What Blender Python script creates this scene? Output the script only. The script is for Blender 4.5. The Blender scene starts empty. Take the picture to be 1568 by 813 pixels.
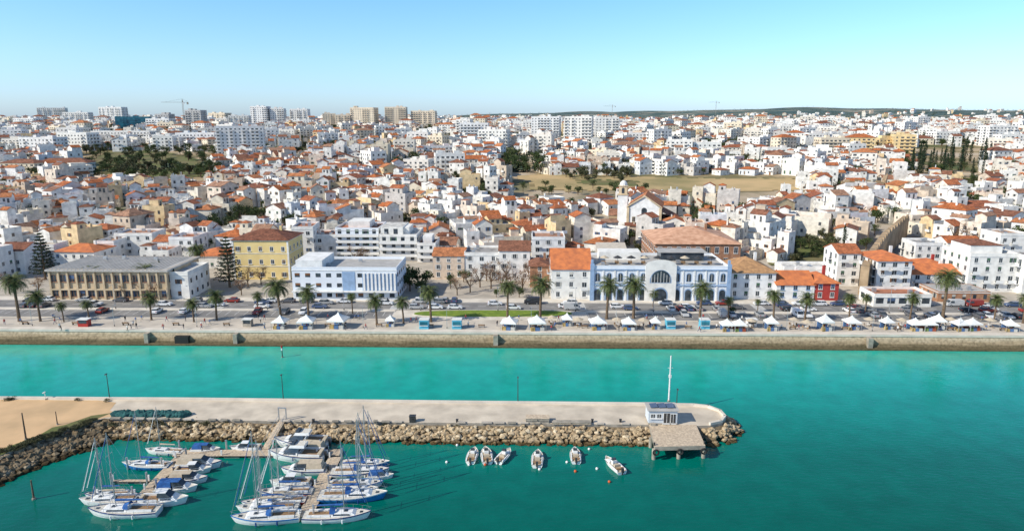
import bpy, math, random
import numpy as np
from mathutils import Vector, Matrix, noise
R=random.Random(11)
rad=math.radians
sc=bpy.context.scene
COL=sc.collection
# ------------------------------------------------------------ survey helpers
F=1050.0; CX=784.0; CY=406.5; H=57.0; PT=rad(12.15); cP=math.cos(PT); sP=math.sin(PT)
def ray(px,py):
    u=(px-CX)/F; v=(CY-py)/F
    return (u,cP+v*sP,-sP+v*cP)
def G(px,py,z=0.0):
    r=ray(px,py); t=(z-H)/r[2]
    return Vector((r[0]*t,r[1]*t,z))
def proj(x,y,z):
    dz=z-H; dp=y*cP-dz*sP
    return (CX+F*x/dp, CY-F*(y*sP+dz*cP)/dp)
def zat(y,py):
    r=ray(CX,py); return H+r[2]/r[1]*y
def xat(px,y,z):
    dp=y*cP-(z-H)*sP; return (px-CX)*dp/F
QZ=3.2
def yq(x): return 168.3-0.021*x
TY=[0,238,280,400,480,600,800,1000,1300,2000,3500,5000,7000,9000,16000]
TZ=[QZ,QZ,5,12,18,24,34.5,42,45,46,48,54,60,50,40]
def terr(x,y):
    z=float(np.interp(y,TY,TZ))
    if y>240:
        k=min(1,(y-240)/200.0)
        z+=k*1.8*noise.noise(Vector((x/150.0,y/150.0,3.1)))
        if y>1800:
            k2=min(1,(y-1800)/2500.0)
            side=1/(1+math.exp(-(x/y+0.02)*12))
            z+=k2*(0.12+side)*(30+42*noise.noise(Vector((x/1300.0,y/1600.0,7.7)))+14*noise.noise(Vector((x/420.0,y/500.0,1.7)))+42*max(0,x/y-.15))
    return z
def T(px,py):
    r=ray(px,py); t=150.0
    while t<9000:
        x=r[0]*t;y=r[1]*t;z=H+r[2]*t
        if y>150 and z<=terr(x,y): return Vector((x,y,terr(x,y)))
        t+=max(1.0,t*0.004)
    t=1500
    return Vector((r[0]*t,r[1]*t,terr(r[0]*t,r[1]*t)))
# ------------------------------------------------------------ materials
def nt(name,rough=.8,metal=0,spec=.5):
    m=bpy.data.materials.new(name); m.use_nodes=True
    t=m.node_tree; b=t.nodes['Principled BSDF']
    b.inputs['Roughness'].default_value=rough; b.inputs['Metallic'].default_value=metal
    b.inputs['Specular IOR Level'].default_value=spec
    return m,t,b
def c4(c): return (c[0],c[1],c[2],1)
def ramp(t,cols,const=False,src=None):
    n=t.nodes.new('ShaderNodeValToRGB'); cr=n.color_ramp
    if const: cr.interpolation='CONSTANT'
    while len(cr.elements)<len(cols): cr.elements.new(.5)
    for i,c in enumerate(cols):
        if len(c)==2: cr.elements[i].position=c[0]; cr.elements[i].color=c4(c[1])
        else: cr.elements[i].position=i/(len(cols) if const else max(1,len(cols)-1)); cr.elements[i].color=c4(c)
    if src is not None: t.links.new(src,n.inputs[0])
    return n
def pos(t): return t.nodes.new('ShaderNodeNewGeometry').outputs['Position']
def noi(t,scale,detail=4,vec=None):
    n=t.nodes.new('ShaderNodeTexNoise'); n.inputs['Scale'].default_value=scale; n.inputs['Detail'].default_value=detail
    t.links.new(vec if vec is not None else pos(t),n.inputs['Vector']); return n.outputs['Fac']
def mixc(t,f,a,b,mode='MIX'):
    n=t.nodes.new('ShaderNodeMix'); n.data_type='RGBA'; n.blend_type=mode
    for inp,v in ((n.inputs[0],f),(n.inputs[6],a),(n.inputs[7],b)):
        if isinstance(v,(int,float)): inp.default_value=v
        elif isinstance(v,tuple): inp.default_value=c4(v)
        else: t.links.new(v,inp)
    return n.outputs[2]
def bump(t,b,h,st,dist=.05):
    n=t.nodes.new('ShaderNodeBump'); n.inputs['Strength'].default_value=st; n.inputs['Distance'].default_value=dist
    t.links.new(h,n.inputs['Height']); t.links.new(n.outputs[0],b.inputs['Normal'])
def M(name,c1,c2=None,scale=1.0,rough=.8,bm=0,metal=0,spec=.4):
    m,t,b=nt(name,rough,metal,spec)
    if c2 is None: c2=tuple(x*.82 for x in c1)
    n=noi(t,scale)
    r=ramp(t,[(.35,c2),(.65,c1)],src=n)
    t.links.new(r.outputs[0],b.inputs['Base Color'])
    if bm: bump(t,b,n,bm)
    return m
def MR(name,cols,k=1.0,dirt=.18,scale=.5,rough=.85,tiles=False,island=False,spec=.3):
    m,t,b=nt(name,rough,0,spec)
    if island: s=t.nodes.new('ShaderNodeNewGeometry').outputs['Random Per Island']
    else: s=t.nodes.new('ShaderNodeObjectInfo').outputs['Random']
    if tiles:
        g=t.nodes.new('ShaderNodeNewGeometry').outputs['Random Per Island']
        a=t.nodes.new('ShaderNodeMath'); a.operation='MULTIPLY_ADD'; a.inputs[1].default_value=.05; t.links.new(g,a.inputs[0]); t.links.new(s,a.inputs[2]); s=a.outputs[0]
    mu=t.nodes.new('ShaderNodeMath'); mu.operation='MULTIPLY'; mu.inputs[1].default_value=k; t.links.new(s,mu.inputs[0])
    fr=t.nodes.new('ShaderNodeMath'); fr.operation='FRACT'; t.links.new(mu.outputs[0],fr.inputs[0])
    r=ramp(t,cols,True,fr.outputs[0])
    n=noi(t,scale,6)
    d=ramp(t,[(.35,(1-dirt*2,)*3),(.62,(1,1,1))],src=n)
    o=mixc(t,1.0,r.outputs[0],d.outputs[0],'MULTIPLY')
    if tiles:
        n2=noi(t,1.6,5); d2=ramp(t,[(.3,(.5,.5,.5)),(.7,(1.15,1.12,1.1))],src=n2)
        o=mixc(t,1.0,o,d2.outputs[0],'MULTIPLY')
        w=t.nodes.new('ShaderNodeTexWave'); w.inputs['Scale'].default_value=1.3
        tc=t.nodes.new('ShaderNodeTexCoord'); t.links.new(tc.outputs['Object'],w.inputs['Vector'])
        bump(t,b,w.outputs['Fac'],.5,.08)
    t.links.new(o,b.inputs['Base Color'])
    return m
WH=(.86,.835,.78)
wall=MR('wall_plaster',[WH,WH,(.84,.80,.72),WH,(.78,.70,.56),WH,(.85,.84,.82),WH,(.72,.74,.76),(.76,.58,.34),WH,(.82,.76,.65),WH,(.66,.54,.42),WH,(.80,.68,.56),WH,(.62,.58,.54)],dirt=.15)
wallw=MR('wall_white',[WH,(.85,.83,.79),(.83,.82,.80)],dirt=.1)
wallfar=MR('wall_apartment',[WH,WH,(.83,.78,.70),WH,(.78,.68,.52),WH,(.80,.74,.64)],dirt=.1)
TC=[(.64,.20,.07),(.46,.16,.08),(.66,.24,.09),(.34,.15,.09),(.60,.19,.065),(.50,.28,.18),(.30,.12,.07),(.66,.26,.11),(.42,.21,.13),(.56,.19,.08)]
tile=MR('roof_tiles',TC,k=7.31,tiles=True,dirt=.2)
deckc=MR('roof_terrace',[(.70,.67,.61),(.76,.74,.70),(.48,.42,.34),(.50,.21,.12),(.78,.76,.72),(.52,.28,.18),(.68,.63,.55),(.38,.36,.34),(.48,.30,.20),(.60,.52,.42)],k=5.17,dirt=.22)
shut=MR('shutters',[(.25,.12,.06),(.08,.16,.10),(.55,.55,.52),(.10,.16,.28),(.30,.22,.15),(.6,.58,.52),(.6,.58,.55)],k=3.7)
glass=M('window_glass',(.07,.085,.10),(.02,.03,.04),.7,.12,spec=.6)
glasst=M('house_window_glass',(.13,.135,.14),(.04,.045,.05),.5,.2,spec=.6)
frame=M('window_frame',(.78,.77,.74))
dark=M('dark_metal',(.05,.05,.05),rough=.5)
steel=M('steel',(.55,.56,.57),rough=.35,metal=.6)
whitep=M('white_paint',(.82,.81,.78),(.74,.73,.70),2,.45)
gel=M('hull_white',(.84,.84,.82),(.76,.76,.74),1.5,.25)
navy=M('hull_navy',(.02,.06,.22),(.015,.04,.15),1,.3)
blueh=M('hull_blue',(.03,.22,.55),(.02,.16,.42),1,.35)
redh=M('hull_red',(.35,.04,.03),None,1,.35)
canvas=M('canvas_blue',(.03,.13,.38),(.02,.08,.25),2,.9)
canvasb=M('canvas_beige',(.55,.46,.34),None,2,.9)
deckm=M('boat_deck',(.70,.66,.58),(.6,.56,.48),3,.6)
teak=M('teak',(.34,.21,.11),(.24,.15,.08),6,.7)
wood=M('pontoon_planks',(.66,.53,.38),(.42,.33,.24),3,.85,.3)
conc=M('concrete',(.68,.585,.46),(.49,.42,.33),.28,.9,.2)
concd=M('old_concrete',(.42,.37,.30),(.24,.215,.175),.8,.95,.3)
concg=M('bare_concrete_frame',(.48,.47,.46),None,.2,.9)
asph=M('asphalt',(.27,.255,.24),(.19,.183,.175),.25,.9)
pave=M('paving',(.60,.53,.44),(.45,.395,.33),.22,.9)
pavel=M('paving_light',(.72,.65,.55),(.58,.52,.44),.3,.9)
lawnm=M('grass_lawn',(.20,.27,.03),(.12,.19,.02),.6,.95,.5)
grassm=M('grass_slope',(.11,.14,.035),(.19,.15,.07),.06,.95,.5)
fieldm=M('dry_field',(.54,.38,.19),(.28,.23,.10),.035,.95,.3)
sand=M('sand',(.70,.46,.25),(.52,.35,.19),.15,.95,.3)
wallstone=M('ramparts_stone',(.48,.35,.22),(.28,.20,.12),.25,.95,.6)
black=M('rubber',(.02,.02,.02),rough=.7)
orange=M('buoy_orange',(.65,.12,.03),rough=.5)
redp=M('red_paint',(.45,.04,.03),rough=.5)
bluek=M('kiosk_blue',(.12,.50,.68),None,1,.5)
netm=M('fishing_net',(.03,.13,.12),(.01,.05,.06),3,.95,.8)
bark=M('bark',(.20,.14,.09),(.10,.07,.045),3,.95,.6)
def leafm(name,cols,k=1): return MR(name,cols,dirt=.25,island=True,scale=.8,rough=.7)
leafg=leafm('foliage',[(.04,.07,.018),(.065,.10,.022),(.095,.12,.035),(.05,.08,.025)])
leafo=leafm('foliage_olive',[(.08,.09,.04),(.11,.11,.045),(.055,.07,.03),(.14,.12,.055)])
leafc=leafm('foliage_dark',[(.015,.035,.015),(.03,.055,.02),(.04,.065,.03)])
leafp=leafm('palm_fronds',[(.12,.15,.045),(.07,.11,.03),(.17,.18,.06),(.06,.09,.03)])
leafd=leafm('dead_fronds',[(.24,.16,.08),(.18,.12,.06),(.30,.20,.10)])
twigm=leafm('bare_twigs',[(.26,.18,.12),(.20,.13,.08),(.32,.20,.12),(.30,.14,.07)])
farleaf=leafm('distant_foliage',[(.06,.085,.05),(.045,.075,.045),(.08,.095,.05),(.055,.07,.045)])  # bluer greens: haze over far trees mixed into the leaf colour
carp=MR('car_paint',[(.8,.8,.8),(.75,.75,.76),(.35,.36,.37),(.03,.03,.035),(.8,.8,.8),(.06,.10,.2),(.3,.04,.03),(.5,.5,.5),(.12,.12,.13),(.25,.26,.27)],rough=.3,dirt=.03,spec=.6)
goods=MR('stall_goods',[(.4,.1,.05),(.5,.36,.14),(.1,.2,.4),(.6,.6,.56),(.2,.3,.1),(.4,.25,.16),(.1,.08,.07)],island=True)
yel=M('yellow_plaster',(.80,.62,.28),(.73,.55,.24),.3,.85)
bluew=M('blue_white_plaster',(.78,.81,.85),(.70,.74,.79),.3,.8)
hutw=M('hut_plaster',(.58,.62,.66),(.50,.54,.58),.5,.8)
bluetrim=M('blue_trim',(.30,.43,.62),None,1,.7)
cream=M('cream_stone',(.66,.52,.35),(.50,.39,.25),.3,.9)
greyroof=M('grey_sheet_roof',(.50,.47,.43),(.38,.36,.33),.5,.6)
pinkroof=M('faded_roof_tiles',(.68,.40,.26),(.48,.25,.15),.5,.9,.3)
redw=M('red_plaster',(.42,.05,.04),None,1,.8)
glassb=M('teal_glass',(.04,.20,.26),(.02,.10,.15),.3,.15)
palebrown=M('brick_facade',(.44,.23,.13),(.29,.15,.09),.8,.9)
def rockmat(name,k):
    m,t,b=nt(name,.95,0,.2)
    g=t.nodes.new('ShaderNodeNewGeometry')
    C=lambda *c:tuple(x*k for x in c)
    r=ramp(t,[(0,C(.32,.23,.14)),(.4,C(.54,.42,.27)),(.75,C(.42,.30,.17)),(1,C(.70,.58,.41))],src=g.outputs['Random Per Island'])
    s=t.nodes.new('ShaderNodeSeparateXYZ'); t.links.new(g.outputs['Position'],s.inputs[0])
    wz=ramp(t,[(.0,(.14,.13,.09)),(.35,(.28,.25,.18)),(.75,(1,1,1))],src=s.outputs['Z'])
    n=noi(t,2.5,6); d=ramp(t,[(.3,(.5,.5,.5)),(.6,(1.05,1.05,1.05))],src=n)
    o=mixc(t,1.0,r.outputs[0],wz.outputs[0],'MULTIPLY'); o=mixc(t,1.0,o,d.outputs[0],'MULTIPLY')
    t.links.new(o,b.inputs['Base Color']); bump(t,b,n,.6,.1); return m
rock=rockmat('rock',1.0); rockd=rockmat('weedy_shaded_rock',.5)  # darker copy: seaweed tone plus the bank's shadow, both put into the colour
def quaymat():
    m,t,b=nt('quay_masonry',.95,0,.2)
    g=t.nodes.new('ShaderNodeNewGeometry'); s=t.nodes.new('ShaderNodeSeparateXYZ'); t.links.new(g.outputs['Position'],s.inputs[0])
    mp=t.nodes.new('ShaderNodeMapping'); mp.inputs['Scale'].default_value=(.12,.12,1.6); t.links.new(g.outputs['Position'],mp.inputs[0])
    n1=noi(t,1.0,6,mp.outputs[0]); n2=noi(t,1.6,5)
    ad=t.nodes.new('ShaderNodeMath'); ad.operation='MULTIPLY_ADD'; ad.inputs[1].default_value=.45; t.links.new(n1,ad.inputs[0])
    dv=t.nodes.new('ShaderNodeMath'); dv.operation='MULTIPLY'; dv.inputs[1].default_value=.22; t.links.new(s.outputs['Z'],dv.inputs[0]); t.links.new(dv.outputs[0],ad.inputs[2])
    r=ramp(t,[(.14,(.06,.06,.03)),(.42,(.18,.14,.08)),(.58,(.40,.30,.19)),(.85,(.54,.44,.31))],src=ad.outputs[0])
    d=ramp(t,[(.3,(.6,.6,.6)),(.6,(1.05,1.05,1.05))],src=n2)
    t.links.new(mixc(t,1.0,r.outputs[0],d.outputs[0],'MULTIPLY'),b.inputs['Base Color']); bump(t,b,n2,.6,.1); return m
quaym=quaymat()
def watermat():
    m,t,b=nt('water',.08,0,.5); b.inputs['IOR'].default_value=1.33
    g=t.nodes.new('ShaderNodeNewGeometry'); s=t.nodes.new('ShaderNodeSeparateXYZ'); t.links.new(g.outputs['Position'],s.inputs[0])
    mp=t.nodes.new('ShaderNodeMapping'); mp.inputs['Scale'].default_value=(.012,.035,1); t.links.new(g.outputs['Position'],mp.inputs[0])
    n=noi(t,1.0,6,mp.outputs[0])
    ax=t.nodes.new('ShaderNodeMath'); ax.operation='MULTIPLY_ADD'; ax.inputs[1].default_value=-.03; t.links.new(s.outputs['X'],ax.inputs[0]); t.links.new(s.outputs['Y'],ax.inputs[2])
    a=t.nodes.new('ShaderNodeMath'); a.operation='MULTIPLY_ADD'; a.inputs[1].default_value=34; t.links.new(n,a.inputs[0]); t.links.new(ax.outputs[0],a.inputs[2])
    mr=t.nodes.new('ShaderNodeMapRange'); mr.inputs['From Min'].default_value=97; mr.inputs['From Max'].default_value=187; t.links.new(a.outputs[0],mr.inputs['Value'])
    r=ramp(t,[(0,(0,.105,.080)),(.25,(0,.145,.112)),(.48,(0,.225,.178)),(.66,(.004,.35,.275)),(1,(.035,.44,.34))],src=mr.outputs[0])
    n3=noi(t,.25,5); d=ramp(t,[(.35,(.86,.88,.88)),(.65,(1.06,1.05,1.04))],src=n3)
    t.links.new(mixc(t,1.0,r.outputs[0],d.outputs[0],'MULTIPLY'),b.inputs['Base Color'])
    mp2=t.nodes.new('ShaderNodeMapping'); mp2.inputs['Scale'].default_value=(.6,1.3,1); t.links.new(g.outputs['Position'],mp2.inputs[0])
    n2=noi(t,1.2,6,mp2.outputs[0]); bump(t,b,n2,.35,.16); return m
waterm=watermat()
def groundmat():
    m,t,b=nt('ground',.95,0,.2)
    g=t.nodes.new('ShaderNodeNewGeometry'); s=t.nodes.new('ShaderNodeSeparateXYZ'); t.links.new(g.outputs['Position'],s.inputs[0])
    n1=noi(t,.02,6); n2=noi(t,.3,5); n3=noi(t,.006,9)
    near=ramp(t,[(.3,(.36,.32,.27)),(.7,(.52,.46,.38))],src=n2)
    mid=ramp(t,[(.38,(.09,.11,.04)),(.48,(.22,.18,.09)),(.55,(.42,.32,.20)),(.7,(.54,.46,.36))],src=n1)
    far=ramp(t,[(.40,(.06,.10,.095)),(.5,(.10,.14,.12)),(.56,(.18,.19,.15)),(.66,(.34,.30,.24))],src=n3)  # bluish hill tones: distance haze painted into the ground colour
    k1=t.nodes.new('ShaderNodeMapRange'); k1.inputs['From Min'].default_value=260; k1.inputs['From Max'].default_value=450; t.links.new(s.outputs['Y'],k1.inputs['Value'])
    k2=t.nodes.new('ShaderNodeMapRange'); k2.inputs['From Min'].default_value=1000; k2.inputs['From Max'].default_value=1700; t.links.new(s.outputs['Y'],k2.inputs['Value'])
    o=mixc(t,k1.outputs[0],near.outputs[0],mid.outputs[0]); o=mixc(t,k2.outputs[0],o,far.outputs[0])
    t.links.new(o,b.inputs['Base Color']); return m
groundm=groundmat()
# ------------------------------------------------------------ mesh builder
class MB:
    def __init__(s): s.v=[];s.f=[];s.m=[];s.mats=[]
    def mi(s,mat):
        if mat not in s.mats: s.mats.append(mat)
        return s.mats.index(mat)
    def add(s,vs,fs,mat):
        o=len(s.v); s.v.extend([tuple(p) for p in vs]); k=s.mi(mat)
        for f in fs: s.f.append([o+i for i in f]); s.m.append(k)
    def merge(s,b,ox,oy,oz=0,q=0):
        o=len(s.v); c,sn=[(1,0),(0,1),(-1,0),(0,-1)][q%4]
        s.v.extend([(p[0]*c-p[1]*sn+ox,p[0]*sn+p[1]*c+oy,p[2]+oz) for p in b.v])
        for f,k in zip(b.f,b.m): s.f.append([o+i for i in f]); s.m.append(s.mi(b.mats[k]))
    def poly(s,vs,mat): s.add(vs,[list(range(len(vs)))],mat)
    def box(s,x0,y0,z0,x1,y1,z1,mat,bot=True):
        vs=[(x0,y0,z0),(x1,y0,z0),(x1,y1,z0),(x0,y1,z0),(x0,y0,z1),(x1,y0,z1),(x1,y1,z1),(x0,y1,z1)]
        fs=[(0,1,5,4),(1,2,6,5),(2,3,7,6),(3,0,4,7),(4,5,6,7)]
        if bot: fs.append((3,2,1,0))
        s.add(vs,fs,mat)
    def frus(s,x0,x1,yb,yt,z0,z1,fi,bi,mat,top=None,bot=False,yc=0):
        vs=[(x0,yc-yb,z0),(x1,yc-yb,z0),(x1,yc+yb,z0),(x0,yc+yb,z0),(x0+bi,yc-yt,z1),(x1-fi,yc-yt,z1),(x1-fi,yc+yt,z1),(x0+bi,yc+yt,z1)]
        s.add(vs,[(0,1,5,4),(1,2,6,5),(2,3,7,6),(3,0,4,7)],mat); s.add(vs[4:],[(0,1,2,3)],top or mat)
    def prism(s,poly,z0,z1,mat,top=None):
        n=len(poly); vs=[(p[0],p[1],z0) for p in poly]+[(p[0],p[1],z1) for p in poly]
        s.add(vs,[(i,(i+1)%n,n+(i+1)%n,n+i) for i in range(n)],mat); s.add(vs[n:],[list(range(n))],top or mat)
    def cyl(s,p0,p1,r0,r1,n,mat,cap=True):
        p0=Vector(p0);p1=Vector(p1);d=(p1-p0)
        if d.length<1e-6: return
        d.normalize(); a=d.orthogonal().normalized(); b=d.cross(a)
        vs=[]
        for p,r in ((p0,r0),(p1,r1)):
            for i in range(n):
                an=2*math.pi*i/n; vs.append(p+a*math.cos(an)*r+b*math.sin(an)*r)
        fs=[(i,(i+1)%n,n+(i+1)%n,n+i) for i in range(n)]
        if cap: fs+= [list(range(n,2*n)),list(range(n-1,-1,-1))]
        s.add(vs,fs,mat)
    def obox(s,c,w,d,h,mat,rx=0,rz=0,z=None):
        Mx=Matrix.Translation(c)@Matrix.Rotation(rz,4,'Z')@Matrix.Rotation(rx,4,'Y')
        vs=[Mx@Vector((a*w/2,b*d/2,e*h/2)) for e in(-1,1) for a,b in((-1,-1),(1,-1),(1,1),(-1,1))]
        s.add(vs,[(0,1,5,4),(1,2,6,5),(2,3,7,6),(3,0,4,7),(4,5,6,7),(3,2,1,0)],mat)
    def gable(s,x0,y0,x1,y1,z,h,mat,wm,ov=.35):
        ym=(y0+y1)/2; e=ov*h/((y1-y0)/2)
        t=.14
        for sg,ya in((-1,y0-ov),(1,y1+ov)):
            a=[(x0-ov,ya,z-e),(x1+ov,ya,z-e),(x1+ov,ym,z+h),(x0-ov,ym,z+h)]
            if sg>0: a=a[::-1]
            vs=a+[(p[0],p[1],p[2]+t) for p in a]
            s.add(vs,[(4,5,6,7),(0,1,5,4),(1,2,6,5),(3,0,4,7),(3,2,1,0)],mat)
        s.poly([(x0,y0,z),(x0,ym,z+h-.02),(x0,y1,z)],wm); s.poly([(x1,y1,z),(x1,ym,z+h-.02),(x1,y0,z)],wm)
    def hip(s,x0,y0,x1,y1,z,h,mat,ov=.4):
        x0-=ov;y0-=ov;x1+=ov;y1+=ov
        s.box(x0,y0,z,x1,y1,z+.12,mat); z+=.125
        w=x1-x0;d=y1-y0;k=min(w,d)/2
        if w>=d: a=(x0+k,(y0+y1)/2,z+h);b=(x1-k,(y0+y1)/2,z+h)
        else: a=((x0+x1)/2,y0+k,z+h);b=((x0+x1)/2,y1-k,z+h)
        c=[(x0,y0,z),(x1,y0,z),(x1,y1,z),(x0,y1,z)]
        if w>=d: s.add(c+[a,b],[(0,1,5,4),(1,2,5),(2,3,4,5),(3,0,4)],mat)
        else: s.add(c+[a,b],[(0,1,4),(1,2,5,4),(2,3,5),(3,0,4,5)],mat)
    def mesh(s,name,smooth=False):
        me=bpy.data.meshes.new(name); me.from_pydata(s.v,[],s.f)
        for m in s.mats: me.materials.append(m)
        me.polygons.foreach_set('material_index',s.m)
        if smooth: me.polygons.foreach_set('use_smooth',[True]*len(s.f))
        me.update(); return me
    def obj(s,name,loc=(0,0,0),rz=0,smooth=False):
        return inst(name,s.mesh(name,smooth),loc,rz)
    def split(s,name,loc=(0,0,0),rz=0):
        e=bpy.data.objects.new(name,None); e.location=loc; e.rotation_euler=(0,0,rz); COL.objects.link(e)
        for k,m in enumerate(s.mats):
            fs=[f for f,mm in zip(s.f,s.m) if mm==k]
            ids=sorted({i for f in fs for i in f}); mp={i:j for j,i in enumerate(ids)}
            me=bpy.data.meshes.new(m.name); me.from_pydata([s.v[i] for i in ids],[],[[mp[i] for i in f] for f in fs])
            me.materials.append(m); me.update()
            o=bpy.data.objects.new(m.name,me); COL.objects.link(o); o.parent=e
        return e
def inst(name,me,loc,rz=0,scl=(1,1,1)):
    o=bpy.data.objects.new(name,me); o.location=loc; o.rotation_euler=(0,0,rz); o.scale=scl if hasattr(scl,'__len__') else (scl,)*3
    COL.objects.link(o); return o
def win(mb,O,D,s,z,w,h,style,depth=.03,gm=None,fm=None):
    gm=gm or glass
    nx,ny=D[1],-D[0]
    def P(a,zz,o): return (O[0]+D[0]*a+nx*o,O[1]+D[1]*a+ny*o,zz)
    if fm:
        mb.poly([P(s-w/2-.14,z-.12,.012),P(s+w/2+.14,z-.12,.012),P(s+w/2+.14,z+h+.14,.012),P(s-w/2-.14,z+h+.14,.012)],fm)
        vs=[P(a,zz,o) for zz in(z-.2,z-.08) for a,o in((s-w/2-.2,.013),(s+w/2+.2,.013),(s+w/2+.2,.2),(s-w/2-.2,.2))]
        mb.add(vs,[(0,1,5,4),(1,2,6,5),(2,3,7,6),(3,0,4,7),(4,5,6,7),(3,2,1,0)],fm)
    mb.poly([P(s-w/2,z,depth),P(s+w/2,z,depth),P(s+w/2,z+h,depth),P(s-w/2,z+h,depth)],gm)
    if fm: mb.poly([P(s-.04,z,depth+.02),P(s+.04,z,depth+.02),P(s+.04,z+h,depth+.02),P(s-.04,z+h,depth+.02)],fm)
    if style==1:
        for sg in(-1,1):
            a=s+sg*(w/2+.28); mb.poly([P(a-.25,z,.045),P(a+.25,z,.045),P(a+.25,z+h,.045),P(a-.25,z+h,.045)],shut)
    if style==2:
        a0=s-w/2-.5;a1=s+w/2+.5
        for z0,z1,o0,o1,mt in((z-.15,z,.05,1.1,frame),(z+.02,z+.95,1.04,1.1,whitep)):
            vs=[P(a,zz,o) for zz in(z0,z1) for a,o in((a0,o0),(a1,o0),(a1,o1),(a0,o1))]
            mb.add(vs,[(0,1,5,4),(1,2,6,5),(2,3,7,6),(3,0,4,7),(4,5,6,7),(3,2,1,0)],mt)
    if style==3:
        mb.poly([P(s-w/2,z+h*.45,.055),P(s+w/2,z+h*.45,.055),P(s+w/2,z+h,.055),P(s-w/2,z+h,.055)],shut)
def arch(mb,O,D,s,z,w,h,mat,off=.03,n=12):
    nx,ny=D[1],-D[0]
    def P(a,zz): return (O[0]+D[0]*a+nx*off,O[1]+D[1]*a+ny*off,zz)
    pts=[P(s-w/2,z),P(s+w/2,z)]
    for i in range(n+1):
        an=math.pi*i/n; pts.append(P(s+math.cos(an)*w/2,z+h-w/2+math.sin(an)*w/2))
    mb.poly(pts,mat)
def facades(mb,w,d,z0,fl,fh,r,sp=2.7,ww=1.0,wh=1.35,p=.88,bal=.15,sides=(0,1,2,3),fm=None,gm=None,base=True):
    S=[((-w/2,-d/2),(1,0),w),((w/2,-d/2),(0,1),d),((w/2,d/2),(-1,0),w),((-w/2,d/2),(0,-1),d)]
    for k in sides:
        O,D,L=S[k]; n=max(1,int((L-.8)/sp)); st=L/n
        for f in range(fl):
            for i in range(n):
                s=st*(i+.5); z=z0+f*fh+.95
                if f==0 and base and r.random()<.35:
                    win(mb,O,D,s,z0+.05,1.0,2.1,0,gm=shut if r.random()<.7 else (gm or glass)); continue
                if r.random()>p: continue
                q=r.random()
                if f>0 and q<bal: win(mb,O,D,s,z0+f*fh+.1,1.3,2.1,2,fm=fm,gm=gm)
                else: win(mb,O,D,s,z,ww,wh,1 if q>.88 else (3 if q>.66 else 0),fm=fm,gm=gm)
def parapet(mb,w,d,z,h,mat,t=.22):
    mb.box(-w/2,-d/2,z,w/2,-d/2+t,z+h,mat,False); mb.box(-w/2,d/2-t,z,w/2,d/2,z+h,mat,False)
    mb.box(-w/2,-d/2+t,z,-w/2+t,d/2-t,z+h,mat,False); mb.box(w/2-t,-d/2+t,z,w/2,d/2-t,z+h,mat,False)
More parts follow.
